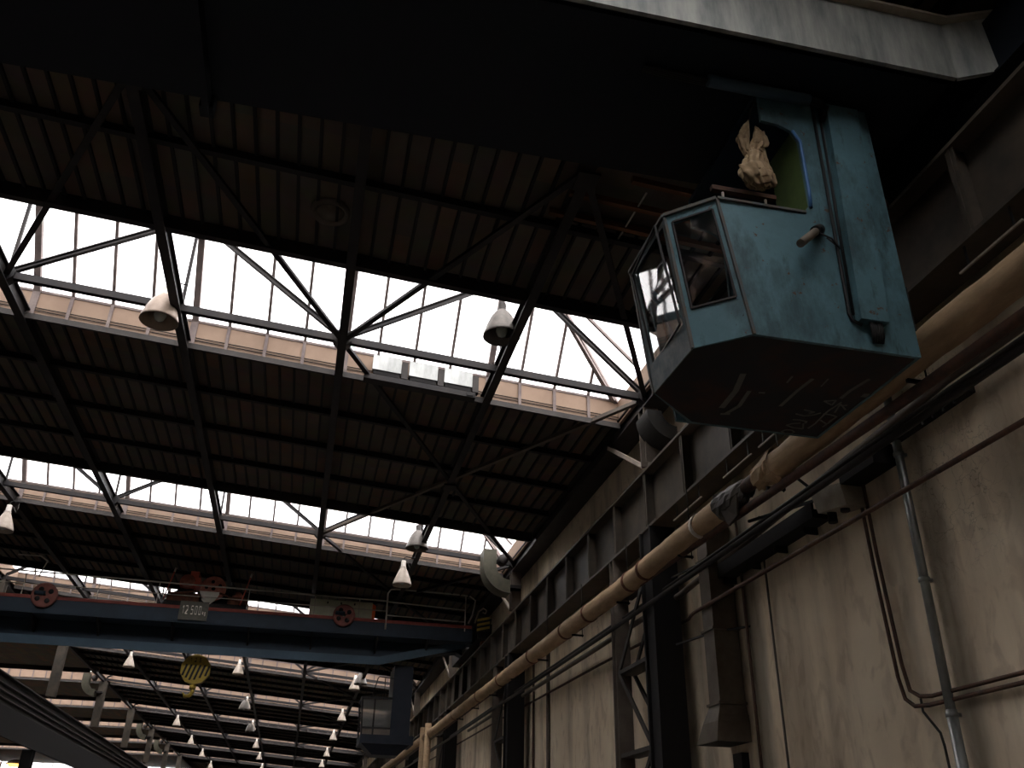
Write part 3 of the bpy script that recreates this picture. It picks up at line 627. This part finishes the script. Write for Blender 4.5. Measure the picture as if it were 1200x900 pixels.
m.tube([(2.12,yF,7.6),(2.12,yF,8.68),(2.2,yF,8.80),(2.35,yF,8.82),(4.3,yF,8.80),(4.62,yF,8.78),(4.8,yF,8.66),(4.72,yF,8.2),(4.6,yF,7.95)], .025, 8)
m.tube([(2.12,yF,8.42),(4.5,yF,8.34)], .018, 8); m.tube([(2.12,yF,8.02),(4.5,yF,7.98)], .016, 8)
for x in (-9.6,-7.95,-6.0,-4.4,-1.9,.0,1.3): m.bar((x,yF+.02,7.9),(x,yF+.02,8.48),.022,.022)
m.bar((4.5,yF,7.7),(4.5,yF,8.78),.03,.03); m.build('handrail', M['rail'], fc)
m = MB(); m.tube([(-7.62,yF,8.4),(-7.5,yF,8.85),(-7.7,yF,8.98),(-8.3,yF,8.98)], .02, 8); m.build('handrail_end', M['rail'], fc)
def pulley(x, z, r, mt):
    m = MB(); m.lathe((x,yF-.06,z), [(.05,-.04),(r-.06,-.03),(r,-.05),(r,.05),(r-.06,.03),(.05,.04),(.05,-.04)], (0,1,0), 32); p_ = m.build('drive_pulley', mt, fc)
    m = MB()
    for k in range(4):
        a = k*math.pi/2+.6; m.disc((x+.55*r*math.cos(a), yF-.1, z+.55*r*math.sin(a)), .2*r, .012, (0,1,0), 16)
    m.build('web_hole', M['dark'], p_)
    m = MB(); m.tube([(x-.25,yF-.12,z+.05),(x+.02,yF-.12,z+.05)], .06, 12); m.build('shaft_coupling', M['craneblue'], p_)
pulley(.85*K, 1.6+(7.72-1.6)*K, .32, M['pulley']); pulley(-7.11*K, 1.6+(7.69-1.6)*K, .34, M['pulley'])
x0, z0 = F(-3.62,7.3); x1, z1 = F(-2.86,7.81)
m = MB(); m.box(x0, x1, yF-.07, yF-.04, z0, z1); sg = m.build('load_sign', M['sign'], fc)
# 12 500 kg in strokes
SEG = {'1':[((.35,0),(.35,1)),((.35,1),(.1,.75))],'2':[((0,1),(.6,1)),((.6,1),(.6,.55)),((.6,.55),(0,0)),((0,0),(.65,0))],'5':[((.6,1),(.05,1)),((.05,1),(.05,.55)),((.05,.55),(.6,.55)),((.6,.55),(.6,0)),((.6,0),(0,0))],
 '0':[((.05,0),(.05,1)),((.05,1),(.6,1)),((.6,1),(.6,0)),((.6,0),(.05,0))],'k':[((0,0),(0,1)),((0,.4),(.5,.8)),((.15,.5),(.5,0))],'g':[((.5,.7),(0,.7)),((0,.7),(0,.1)),((0,.1),(.5,.1)),((.5,.7),(.5,-.3)),((.5,-.3),(0,-.3))]}
m = MB()
cx = x0+.09
for ch, w, h_ in (('1',.10,.22),('2',.13,.22),(' ',.05,0),('5',.13,.22),('0',.13,.22),('0',.13,.22),('k',.07,.09),('g',.07,.09)):
    for (a,c),(d,e) in SEG.get(ch, []):
        zb = z0+.17; m.bar((cx+a*w*.72, yF-.075, zb+c*h_), (cx+d*w*.72, yF-.075, zb+e*h_), .006, .03 if h_ > .1 else .018, (0,0,1))
    cx += w*.82
m.build('sign_lettering', M['letter'], sg)
# buffer plate striped yellow and black beside the rail
m = MB(); m.prism([(4.78,yF-.35,7.62),(5.2,yF-.35,7.70),(5.26,yF-.35,8.05),(4.86,yF-.35,8.12)], (0,1,0), .03); bf = m.build('buffer_plate', M['black'], fc)
m = MB()
for k in range(3): m.prism([(4.81,yF-.36,7.66+k*.14),(5.2,yF-.36,7.76+k*.14),(5.2,yF-.36,7.83+k*.14),(4.81,yF-.36,7.73+k*.14)], (0,1,0), .008)
m.build('warning_stripe', M['yellow'], bf)
m = MB(); m.tube([(4.75,yF-.3,7.9),(4.85,yF-.3,8.25),(5.0,yF-.3,8.36),(5.1,yF-.3,8.3),(5.06,yF-.3,8.2),(4.98,yF-.3,8.24)], .025, 8); m.build('hose', M['lite'], fc)
x0, z0 = F(-.14,7.66); x1, z1 = F(1.76,8.2)
cbn = thing('switch_cabinet', 'long grey green switch cabinet with orange end on the far crane walkway', 'cabinet', ((x0+x1)/2, yF+.6, z0))
m = MB(); m.box(x0, x1-.1, yF+.35, yF+.85, z0+.02, z1+.04); m.build('body', M['greygreen'], cbn)
m = MB(); m.prism([(x1-.1,yF+.3,z0),(x1-.02,yF+.3,z0+.02),(x1,yF+.3,z1-.06),(x1-.1,yF+.3,z1)], (0,1,0), .6); m.build('end_cover', M['orange'], cbn)
m = MB()
for k in range(3): m.box(x0+.5+k*.4, x0+.54+k*.4, yF+.33, yF+.352, z1-.08, z1-.02)
m.build('latch', M['black'], cbn)
m = MB(); m.box(x0+.05,x1-.15,yF+.4,yF+.8,7.95,z0+.02) if z0 > 7.95 else m.box(x0+.05,x1-.15,yF+.72,yF+.85,z0-.05,z0+.02); m.build('base', M['steel'], cbn)
# crab with hoist machinery
cr = thing('hoist_crab', 'red hoist crab with motor and gear wheel above the load sign', 'hoist', (-3.1, yF+1.6, 7.95))
m = MB(); m.box(-4.25,-1.95,yF+.3,yF+3.2,7.97,8.08); m.build('frame', M['steel'], cr)
m = MB(); m.box(-4.2,-3.3,yF+.3,yF+1.2,8.08,8.32); m.build('side_housing', M['rust'], cr)
m = MB(); m.box(-2.5,-1.95,yF+.3,yF+1.2,8.08,8.3); m.build('side_housing', M['rust'], cr)
m = MB(); m.box(-3.4,-2.4,yF+.5,yF+1.3,8.08,8.42); m.build('gear_box', M['dark'], cr)
m = MB(); m.lathe((-3.7,yF+.3,8.66), [(.001,0),(.19,.0),(.22,.04),(.22,.2),(.25,.22),(.25,.7),(.001,.72)], (0,1,0), 24); mt_ = m.build('motor', M['red'], cr)
m = MB(); m.lathe((-3.7,yF+.28,8.66), [(.001,-.03),(.19,-.02),(.2,.03)], (0,1,0), 24); m.build('motor_cover', M['pink'], mt_)
m = MB(); m.box(-3.66,-3.42,yF+.34,yF+.9,8.78,8.98); m.box(-3.48,-3.36,yF+.34,yF+.8,8.52,8.8); m.build('terminal_box', M['red'], mt_)
m = MB(); m.box(-3.95,-3.5,yF+.35,yF+1.0,8.3,8.46); m.build('motor_foot', M['steel'], mt_)
m = MB(); m.lathe((-2.95,yF+.32,8.5), [(.06,-.03),(.3,-.03),(.36,-.05),(.36,.05),(.3,.03),(.06,.03),(.06,-.03)], (0,1,0), 32); gw = m.build('gear_wheel', M['pink'], cr)
m = MB()
for k in range(5):
    a = k*2*math.pi/5+.5; m.disc((-2.95+.2*math.cos(a), yF+.285, 8.5+.2*math.sin(a)), .05, .01, (0,1,0), 14)
m.build('web_hole', M['dark'], gw)
m = MB(); m.prism([(-3.32,yF+.26,8.4),(-3.22,yF+.26,8.15),(-3.05,yF+.26,7.98),(-2.85,yF+.26,8.15),(-2.72,yF+.26,8.4)], (0,1,0), .03); m.build('guard_plate', M['sheet'], cr)
m = MB(); m.box(-2.55,-2.32,yF+.35,yF+.55,8.38,8.62); m.build('limit_switch_box', M['gutter'], cr)
m = MB(); m.lathe((-2.25,yF+.4,8.34), [(.001,0),(.15,.01),(.15,.3),(.001,.31)], (0,1,0), 20); m.build('brake_drum', M['pink'], cr)
for x, dx in ((-4.22,.14),(-2.08,.16)):
    m = MB(); m.tube([(x-dx*.3,yF+.2,8.05),(x+dx,yF+.2,8.98)], .02, 8); p_ = m.build('pole', M['red'], cr)
    m = MB(); m.tube([(x+dx*.86,yF+.2,8.88),(x+dx*1.03,yF+.2,9.0)], .028, 8); m.build('pole_tip', M['white'], p_)
m = MB(); m.tube([(-4.15,yF+.22,8.22),(-3.4,yF+.22,8.38)], .03, 8); m.tube([(-2.75,yF+.22,8.36),(-1.98,yF+.22,8.12)], .03, 8); m.build('brake_rod', M['rust'], cr)
# hook block
hx, hz = -2.91*1.07, 1.6+(5.97-1.6)*1.07; hy = 27.8
hk = thing('hook_block', 'yellow hook block with black slanting stripes hanging below the far crane', 'hook block', (hx, hy, hz))
m = MB()
oc = [(hx+.42*math.cos(a), hy-.1, hz+.04+.42*math.sin(a)) for a in [k*math.pi/5+math.pi/10 for k in range(10)]]
m.prism(oc, (0,1,0), .2); m.build('cheek_plate', M['yellow'], hk)
m = MB()
for k in range(6):
    x_ = -.3+k*.125; tp = min(.16, .3-abs(x_+.06)*.4); bt = -.29+abs(x_+.0)*.45
    m.prism([(hx+x_-.03+.10*(bt/.3)+.02,hy-.108,hz+bt),(hx+x_+.03+.10*(bt/.3)+.02,hy-.108,hz+bt),(hx+x_+.03+.10*(tp/.3),hy-.108,hz+tp),(hx+x_-.03+.10*(tp/.3),hy-.108,hz+tp)], (0,1,0), .007)
m.build('black_stripe', M['black'], hk)
m = MB(); cx = hx-.17
for ch, w in (('1',.09),('2',.11),('5',.11)):
    for (a,c),(d,e) in SEG[ch]: m.bar((cx+a*w*.8,hy-.106,hz+.24+c*.1),(cx+d*w*.8,hy-.106,hz+.24+e*.1),.006,.02)
    cx += w+.02
m.build('lettering', M['black'], hk)
m = MB(); m.tube([(hx,hy,hz-.38),(hx,hy,hz-.5)], .09, 12); m.tube([(hx,hy,hz-.48),(hx+.02,hy,hz-.58),(hx-.06,hy,hz-.68),(hx-.18,hy,hz-.7),(hx-.24,hy,hz-.6)], [.06,.06,.06,.045,.02], 10); m.build('hook', M['yellow'], hk)
m = MB()
for dx in (-.3,-.1,.1,.3): m.tube([(hx+dx,hy,hz+.1),(hx+dx*.8,hy,7.95)], .012, 6)
m.build('hoist_rope', M['black'], hk)
# far cab
yc0 = 27.6; kk = yc0/26.
G = lambda x, z: (x*kk, 1.6+(z-1.6)*kk)
fcab = thing('operator_cab', 'small dark crane cab with glass nose hung under the far crane by the runway', 'crane cab', (2.3, yc0+.6, 4.6))
xa, zb = G(1.62,4.48); xb, zt = G(2.98,5.5); xm, _ = G(2.42,5); xp, _ = G(2.84,5)
m = MB(); m.box(xm, xp+.12, yc0, yc0+1.3, zb+.1, 6.74); m.build('tall_panel', M['navy'], fcab)
m = MB(); m.box(xa, xb+.1, yc0-.02, yc0+1.35, zb-.12, zb+.12); m.prism([(xa+.05,yc0,zb-.12),(xb,yc0,zb-.12),(xb-.3,yc0+.2,zb-.4),(xa+.4,yc0+.2,zb-.4)], (0,1,0), .9); m.build('floor_box', M['navy'], fcab)
m = MB()
xq, _ = G(1.95,5)
for xx, yy in ((xa+.03,yc0+.03),(xq,yc0+.03),(xa+.03,yc0+1.25)): m.bar((xx,yy,zb+.1),(xx-.05 if xx < xq else xx,yy,zt+.05),.05,.06)
for yy in (yc0+.03, yc0+1.25): m.bar((xa-.02,yy,zt+.05),(xm+.02,yy,zt+.05),.05,.06)
m.bar((xa-.02,yc0+.03,zt+.05),(xa-.02,yc0+1.25,zt+.05),.05,.06); m.bar((xa+.03,yc0+.03,zb+.3),(xm,yc0+.03,zb+.3),.04,.05); wf = m.build('window_frame', M['steel'], fcab)
m = MB(); m.add([(xa+.04,yc0+.03,zb+.3),(xm,yc0+.03,zb+.3),(xm,yc0+.03,zt),(xa,yc0+.03,zt)],[(0,1,2,3)]); m.build('window_pane', M['farglass'], wf)
m = MB(); m.add([(xa+.03,yc0+.03,zb+.3),(xa+.03,yc0+1.25,zb+.3),(xa-.02,yc0+1.25,zt),(xa-.02,yc0+.03,zt)],[(0,1,2,3)]); m.build('window_pane', M['farglass'], wf)
m = MB(); m.box(xa, xm, yc0+.02, yc0+.05, zb+.1, zb+.3); m.build('skirt', M['colpale'], fcab)
m = MB(); m.tube([(xa+.25,yc0,zt+.05),(xa+.38,yc0,zt+.6),(xa+.42,yc0,zt+.65),(xm,yc0,zt+.62)], .018, 8); m.tube([(xa+.6,yc0,zt),(xa+.6,yc0,zt+.63)], .014, 8); m.build('guard_rail', M['steel'], fcab)
m = MB(); m.add([(xq+.1,yc0+.6,zb+.25),(xm-.02,yc0+.5,zb+.2),(xm-.02,yc0+.35,zb+.78),(xq+.3,yc0+.4,zb+.6),(xq+.12,yc0+.5,zb+.42)],[(0,1,2,3,4)]); pts=[Vector(p) for p in m.v]; m = MB(); m.prism(pts,(0,1,0),.06); m.build('dust_sheet', M['sheet'], fcab)

# ------------------------------------------------------------------ pipes and fittings along the wall
def zsag(y): return 5.44 + max(0, y-13)*.012
t = thing('insulated_pipe', 'thick tan lagged pipe running along the wall under the crane runway', 'pipe', (4.7, 10, 5.45))
def piperun(y0, y1, r0=.15):
    m = MB(); pts = []; rr = []; y = y0; j = 0
    while y < y1:
        pts.append((4.7+.003*math.sin(y*2.1), y, zsag(y)+.004*math.sin(y*1.3))); rr.append(r0+.003*math.sin(j*1.9)+.004*math.sin(j*.7)); y += .12 if y < 30 else .6; j += 1
    m.tube(pts, rr, 16); return m
piperun(-6, 8.05).build('lagging', M['tan'], t); piperun(9.35, 98).build('lagging', M['tan'], t)
m = MB(); m.tube([(4.7,7.8,5.47),(4.7,9.6,5.47)], .085, 14); m.build('bare_pipe', M['rustpipe'], t)
m = MB()
rt = random.Random(3)
def ragged(m, y0, y1, r0, r1, n=16, k=8):
    vs = []; 
    for i in range(k+1):
        f = i/k; r = r0+(r1-r0)*f
        for j in range(n):
            a = 2*math.pi*j/n; q = r*(1+.22*(rt.random()-.5)); sagz = -.05*max(0,-math.sin(a))*rt.random()
            vs.append((4.7+q*math.cos(a), y0+(y1-y0)*f+.05*(rt.random()-.5), 5.46+q*math.sin(a)+sagz))
    m.add(vs, [(i*n+j,i*n+(j+1)%n,(i+1)*n+(j+1)%n,(i+1)*n+j) for i in range(k) for j in range(n)])
ragged(m, 8.75, 9.42, .10, .165)
m.prism([(4.60,8.86,5.42),(4.58,9.3,5.4),(4.64,9.22,5.14),(4.66,9.02,5.2)], (1,0,0), .03); m.build('torn_lagging', M['girder'], t)
m = MB(); ragged(m, 7.98, 8.5, .165, .11); m.build('torn_lagging', M['tan'], t)
for y in (10.1, 12.1, 12.75, 14.9, 16.4, 19., 22.2, 25., 29.):
    m = MB(); m.lathe((4.7,y,zsag(y)), [(.15,-.04),(.162,-.035),(.163,.035),(.15,.04)], (0,1,.02), 18); m.build('pipe_band', M['rust'] if y > 10.5 else M['white'], t)
for y in (34.6, 36.0):
    m = MB(); m.tube([(4.62,y,zsag(y)+.35),(4.62,y,2.0)], .12, 12); m.build('branch_pipe', M['tan'], t)
for k in range(14):
    y = 3.2+k*2.55; m = MB(); m.bar((4.88,y,6.26),(4.88,y,zsag(y)-.2),.012,.012); m.bar((4.68,y,zsag(y)-.17),(4.9,y,zsag(y)-.17),.03,.03); m.build('pipe_hanger', M['black'], t)
t = thing('pale_strip', 'broken pale strip above the lagged pipe', 'conduit', (4.98,7,6.04))  # row of pale strip lengths between girder and pipe
for a, c in ((3.6,4.4),(4.46,5.2),(8.0,8.9),(9.1,9.9),(10.6,11.6)):
    m = MB(); m.box(4.972,4.992,a,c,6.042,6.06); sp_ = m.build('strip_length', M['lite'], t)
    for yy in (a+.1, c-.1):
        m = MB(); m.box(4.99,5.0,yy-.01,yy+.01,6.05,6.26); m.build('clip', M['black'], sp_)
def run(name, pts, r, mt, label, n=10): return single(name, MB().tube(pts, r, n), mt, label, 'pipe')
run('steam_pipe', [(4.75,-4,5.02),(4.75,6,5.18),(4.75,12,5.34),(4.75,20,5.44),(4.75,96,6.0)], .05, M['rustpipe'], 'thin rusty pipe running just below the thick lagged pipe')
run('black_pipe', [(4.9,-4,5.02),(4.9,14,5.06),(4.9,90,5.6)], .036, M['blackpipe'], 'black pipe running below the rusty pipe beside the wall')
run('black_pipe', [(5.1,-4,5.24),(5.1,14,5.26),(5.1,90,5.8)], .024, M['blackpipe'], 'thinner black pipe tucked behind the rusty and black pipes')
run('wall_pipe', [(5.3,-4,5.42),(5.3,6,5.5),(5.3,12.3,5.16),(5.3,30,5.3)], .045, M['colpale'], 'dull pipe close to the plaster, above the long thin pipe')
run('wall_pipe', [(5.08,-2,4.60),(5.08,5.05,4.62),(5.08,9.2,4.645),(5.08,11.35,4.66),(5.24,11.85,4.74),(5.41,12.3,4.81),(5.42,16.6,4.94),(5.42,25,5.09),(5.42,60,5.5)], .025, M['rustpipe'], 'long thin rust brown pipe crossing the open plaster wall')
run('conduit_pipe', [(5.44,7.67,5.3),(5.44,7.67,5.12),(5.44,7.655,4.4),(5.44,7.58,3.3),(5.44,7.53,3.06),(5.44,7.4,2.99),(5.44,7.24,2.97),(5.44,2.0,2.99)], .019, M['rustpipe'], 'upper of two thin conduits bending along the wall beside the drainpipe')
run('conduit_pipe', [(5.44,8.05,5.0),(5.44,7.8,4.99),(5.44,7.76,4.94),(5.44,7.74,4.3),(5.44,7.67,3.2),(5.44,7.62,3.0),(5.44,7.5,2.92),(5.44,7.3,2.90),(5.44,2.0,2.915)], .019, M['rustpipe'], 'lower of two thin conduits bending along the wall beside the drainpipe')
run('conduit_pipe', [(5.44,7.4,2.97),(5.44,7.4,2.86),(5.44,7.22,2.66),(5.44,7.2,2.55),(5.44,7.16,1.6)], .012, M['blackpipe'], 'thin black cable dropping from the paired conduits to the drainpipe')
t = thing('drainpipe', 'galvanised vertical drainpipe on the stained plaster wall', 'pipe', (5.4,7.04,1))
m = MB(); m.tube([(5.42,7.0,6.2),(5.42,7.0,2.8)], .042, 16); m.build('upper_length', M['galv'], t)
m = MB(); m.tube([(5.42,7.0,2.82),(5.42,7.0,.0)], .048, 16); m.build('lower_length', M['galv'], t)
for z in (2.78, 3.95, 5.2):
    m = MB(); m.lathe((5.42,7.0,z), [(.04,-.022),(.053,-.02),(.053,.02),(.04,.022)], n=18); m.box(5.44,5.5,6.98,7.02,z-.015,z+.015); m.build('pipe_clip', M['galv'], t)
for y, z1, r, mt, lb in ((9.97,5.6,.014,M['colpale'],'slim vertical conduit on the wall between the duct and the paired conduits'),(20.6,6.0,.045,M['colpale'],'vertical pipe on the wall beyond the twin leg column'),(22.0,6.0,.03,M['rustpipe'],'thin rusty vertical pipe on the wall short of the second column'),(10.62,6.1,.02,M['rustpipe'],'slim rusty riser behind the square duct')):
    run('riser_pipe', [(5.46,y,0.),(5.46,y,z1)], r, mt, lb)
t = thing('junction_box', 'pale square junction box hung under the pipes on the wall', 'junction box', (5.25,8.0,5.1))
m = MB(); m.prism([(5.2,8.32,5.3),(5.2,7.72,5.16),(5.2,7.66,4.9),(5.2,8.2,4.99)], (1,0,0), .25); m.build('housing', M['boxpale'], t)
m = MB(); m.tube([(5.3,8.1,4.98),(5.3,8.1,4.86)], .05, 12); m.tube([(5.3,7.85,4.94),(5.3,7.85,4.9)], .05, 12); m.build('cable_gland', M['black'], t)
m = MB(); m.bar((5.3,8.35,5.3),(5.0,8.6,5.75),.03,.03); m.bar((5.3,8.3,5.2),(4.95,9.3,5.25),.03,.03); m.build('bracket', M['black'], t)
m = MB(); m.box(5.2,5.46,7.1,7.72,5.14,5.36); single('cable_tray', m, M['dark'], 'short black cable box next to the pale junction box', 'cable tray')
m = MB(); m.box(5.25,5.48,8.4,11.2,5.02,5.12); m.box(5.25,5.28,8.4,11.2,5.12,5.2)
for k in range(4): m.box(5.3,5.48,8.7+k*.7,8.73+k*.7,4.94,5.02)
single('cable_tray', m, M['dark'], 'long dark cable tray on the wall between junction box and square duct', 'cable tray')
m = MB(); m.box(5.3,5.48,5.9,7.0,5.34,5.42)
for k in range(4): m.box(5.32,5.34,6.0+k*.15,6.02+k*.15,5.26,5.34)
single('bracket_rail', m, M['dark'], 'dark bracket rail with short pegs beyond the drainpipe top', 'bracket')
# square duct
t = thing('ventilation_duct', 'brown square sheet metal duct with flared mouth on the wall', 'duct', (5.27,10.6,3))
m = MB(); m.box(5.12,5.47,10.88,11.2,3.42,5.75); m.build('duct_shaft', M['duct'], t)
m = MB()
sec = lambda x0,x1,y0,y1,z: [(x0,y0,z),(x1,y0,z),(x1,y1,z),(x0,y1,z)]
A = sec(5.12,5.47,10.88,11.2,3.42); B_ = sec(5.05,5.48,10.84,11.3,3.2); C_ = sec(5.03,5.49,10.86,11.5,2.97)
m.add(A+B_+C_, [(0,1,5,4),(1,2,6,5),(2,3,7,6),(3,0,4,7),(4,5,9,8),(5,6,10,9),(6,7,11,10),(7,4,8,11),(8,9,10,11)]); mo = m.build('duct_mouth', M['duct'], t)
m = MB(); m.box(5.05,5.47,10.89,11.46,2.964,2.968); m.build('opening', M['dark'], mo)
for z in (5.3, 4.35, 3.42, 3.27):
    m = MB(); m.box(5.09,5.48,10.85,11.23,z-.015,z+.015); m.build('flange', M['duct'], t)
for z in (4.33, 5.3):
    m = MB(); m.bar((5.3,10.86,z),(5.49,10.6,z),.025,.025); m.build('bracket', M['steel'], t)
    m = MB(); m.bar((5.15,11.2,z),(5.1,12.1,z+.05),.025,.025); m.build('bracket', M['steel'], t)
# small boxes low on the wall
m = MB(); m.box(5.4,5.5,11.0,11.25,2.62,2.86); single('wall_socket_box', m, M['black'], 'small black box on the wall under the duct mouth', 'box')
# scroll fans on the wall-side columns
for n, lab in ((1,'olive curved fan duct half hidden behind the blue cab'),(2,'olive curved fan duct on the second wall column below the glass')):
    y = YP(n)-.35; t = thing('curved_duct', lab, 'duct', (4.75, y, 8.3), 'curved fan ducts')
    xo, zo = (5.36, 8.2) if n == 1 else (4.85, 8.5)
    r0_, r1_ = (.25, .5) if n == 1 else (.38, .72)
    m = MB(); vs = []; fs = []; N = 18
    for k in range(N+1):
        a = math.pi + (math.pi/2)*k/N
        for r in (r0_, r1_):
            for dy in (-.26,.26): vs.append((xo+r*math.cos(a), y+dy, zo-.1+r*math.sin(a)))
    for k in range(N):
        o = k*4; q = o+4
        fs += [(o,o+1,q+1,q),(o+2,q+2,q+3,o+3),(o,q,q+2,o+2),(o+1,o+3,q+3,q+1)]
    fs += [(0,2,3,1),(N*4,N*4+1,N*4+3,N*4+2)]
    m.add(vs, fs); m.build('elbow', M['olive'] if n == 2 else M['girder_left'], t)
    m = MB(); m.box(xo-.05, 5.2 if n == 2 else 5.45, y-.04, y+.34 if n == 2 else y+.04, zo-.62 if n == 2 else zo-.45, zo-.54 if n == 2 else zo-.38); m.build('bracket', M['steel'], t)
    if n == 2:
        m = MB(); m.box(4.13,4.47,y-.26,y+.26,8.4,8.8); m.build('intake_box', M['olive'], t)
        m = MB(); m.lathe((4.68,y-.1,8.6), [(.001,-.1),(.12,-.1),(.14,0),(.14,.22),(.001,.24)], (0,1,0), 18); m.build('motor', M['gutter'], t)
for n, w in ((5,'first'),(7,'second'),(8,'third')):
    o = copy_tree(t); o.location = (t.location.x+X(-4)-5.12, YP(n)-.35, t.location.z+Z(X(-4))-Z(5.12)); o['label'] = '%s curved fan duct seen along the grey column row across the hall' % w
# ventilator boxes on the first kerb
yv = YP(1)+VO
for k, (x, lab) in enumerate(((.48,'first of three galvanised ventilator boxes on the first lantern kerb, crossed by a brace'),(1.12,'middle galvanised ventilator box of the three on the first lantern kerb'),(1.74,'last galvanised ventilator box on the first lantern kerb, toward the cab'))):
    zc = Z(x+.25); t = thing('ventilator_box', lab, 'ventilator', (x+.25, yv-.2, zc), 'ventilator boxes')
    m = MB(); m.rbox(x, x+.5, yv-.3, yv-.14, Z(x,.1), Z(x,.38), Z(x+.5,.1), Z(x+.5,.38)); m.build('housing', M['galv'], t)
    m = MB(); m.rbox(x+.02, x+.48, yv-.28, yv-.15, Z(x,.02), Z(x,.1), Z(x+.5,.02), Z(x+.5,.1)); m.build('outlet', M['dark'], t)
    m = MB(); m.rbox(x+.51, x+.62, yv-.27, yv-.14, Z(x+.5,.03), Z(x+.5,.35), Z(x+.62,.03), Z(x+.62,.35)); m.build('spacer_plate', M['gutter'], t)
m = MB(); m.rbox(.35, 2.3, yv-.34, yv-.14, Z(.35,-.12), Z(.35,-.02), Z(2.3,-.12), Z(2.3,-.02)); m.box(2.14,2.26,yv-.36,yv-.22,Z(2.2,-.1),Z(2.2,-.05))
single('ventilator_tray', m, M['steel'], 'dark steel tray under the three galvanised ventilator boxes', 'tray')
# torn ceiling battens, vent cap
for k, (y, x0, x1, lab) in enumerate(((7.75,3.1,4.9,'orange wooden batten at the torn ceiling patch, highest of three'),(8.2,2.45,4.9,'orange wooden batten across the middle of the torn ceiling patch'),(8.62,2.3,4.9,'orange wooden batten at the lower edge of the torn ceiling patch'))):
    m = MB(); m.rbox(x0, x1, y-.035, y+.035, Z(x0,.02), Z(x0,.1), Z(x1,.02), Z(x1,.1)); single('timber_batten', m, M['wood'], lab, 'batten', 'ceiling battens')
m = MB(); m.tube([(3.34,7.9,Z(3.34,.05)),(3.3,8.85,Z(3.3,.05))], .012, 6); single('ceiling_rod', m, M['rail'], 'thin pale rod crossing the torn ceiling battens', 'rod')
t = thing('ceiling_vent', 'round faded vent cap in the dark ceiling between two ribs', 'vent', (-.42,9.62,Z(-.42,.1)))
m = MB(); m.lathe((-.42,9.62,Z(-.42,.06)), [(.17,.06),(.2,.0),(.24,-.02),(.26,.06)], n=24); m.build('rim', M['colpale'], t)
m = MB(); m.disc((-.42,9.62,Z(-.42,.09)), .18, .02, (0,0,1)); m.build('cap', M['duct'], t)
# warm lamp far down the side aisle
t = thing('aisle_lamp', 'small warm glowing lamp far down the side aisle under the roof', 'lamp', (-25.5,98,8.9))
m = MB(); m.lathe((-25.5,98,8.9), [(.001,.35),(.3,.3),(.8,0),(.8,-.06),(.001,-.02)], n=20); m.build('shade', M['lite'], t)
ml = bpy.data.materials.new('warm_light'); ml.use_nodes = True; bs = ml.node_tree.nodes['Principled BSDF']; bs.inputs['Emission Color'].default_value = (1,.5,.12,1); bs.inputs['Emission Strength'].default_value = 3
m = MB(); m.lathe((-25.5,98,8.86), [(.001,0),(.7,-.02),(.5,-.25),(.001,-.3)], n=20); m.build('bulb', ml, t)

# ------------------------------------------------------------------ light: overcast sky through the lanterns
w = bpy.data.worlds.new('overcast'); sc.world = w; w.use_nodes = True
bg = w.node_tree.nodes['Background']; bg.inputs[0].default_value = (1.0,.975,.975,1); bg.inputs[1].default_value = 6.2

# ------------------------------------------------------------------ camera
cam = bpy.data.cameras.new('camera'); co = bpy.data.objects.new('camera', cam); col.objects.link(co)
yaw, pit, rol = 0.21329, 0.49356, 0.02080
fwd = Vector((math.sin(yaw)*math.cos(pit), math.cos(yaw)*math.cos(pit), math.sin(pit)))
r = Vector((math.cos(yaw), -math.sin(yaw), 0)); u = r.cross(fwd)
r2 = r*math.cos(rol)+u*math.sin(rol); u2 = -r*math.sin(rol)+u*math.cos(rol)
mw = Matrix((r2, u2, -fwd)).transposed().to_4x4(); mw.translation = Vector((0,0,1.6)); co.matrix_world = mw
cam.sensor_width = 36; cam.sensor_fit = 'HORIZONTAL'; cam.lens = 1041.9/1200*36; cam.clip_end = 300; cam.clip_start = .05
sc.camera = co

for o in bpy.data.objects:
    if '_o' in o: del o['_o']
vs_ = sc.view_settings; vs_.view_transform = 'Standard'; vs_.look = 'None'; vs_.exposure = 0; vs_.gamma = 1; vs_.use_curve_mapping = False
try:
    sc.cycles.use_denoising = True; sc.cycles.max_bounces = 8; sc.cycles.diffuse_bounces = 6; sc.cycles.transparent_max_bounces = 12
    sc.cycles.caustics_reflective = False; sc.cycles.caustics_refractive = False
except Exception: pass
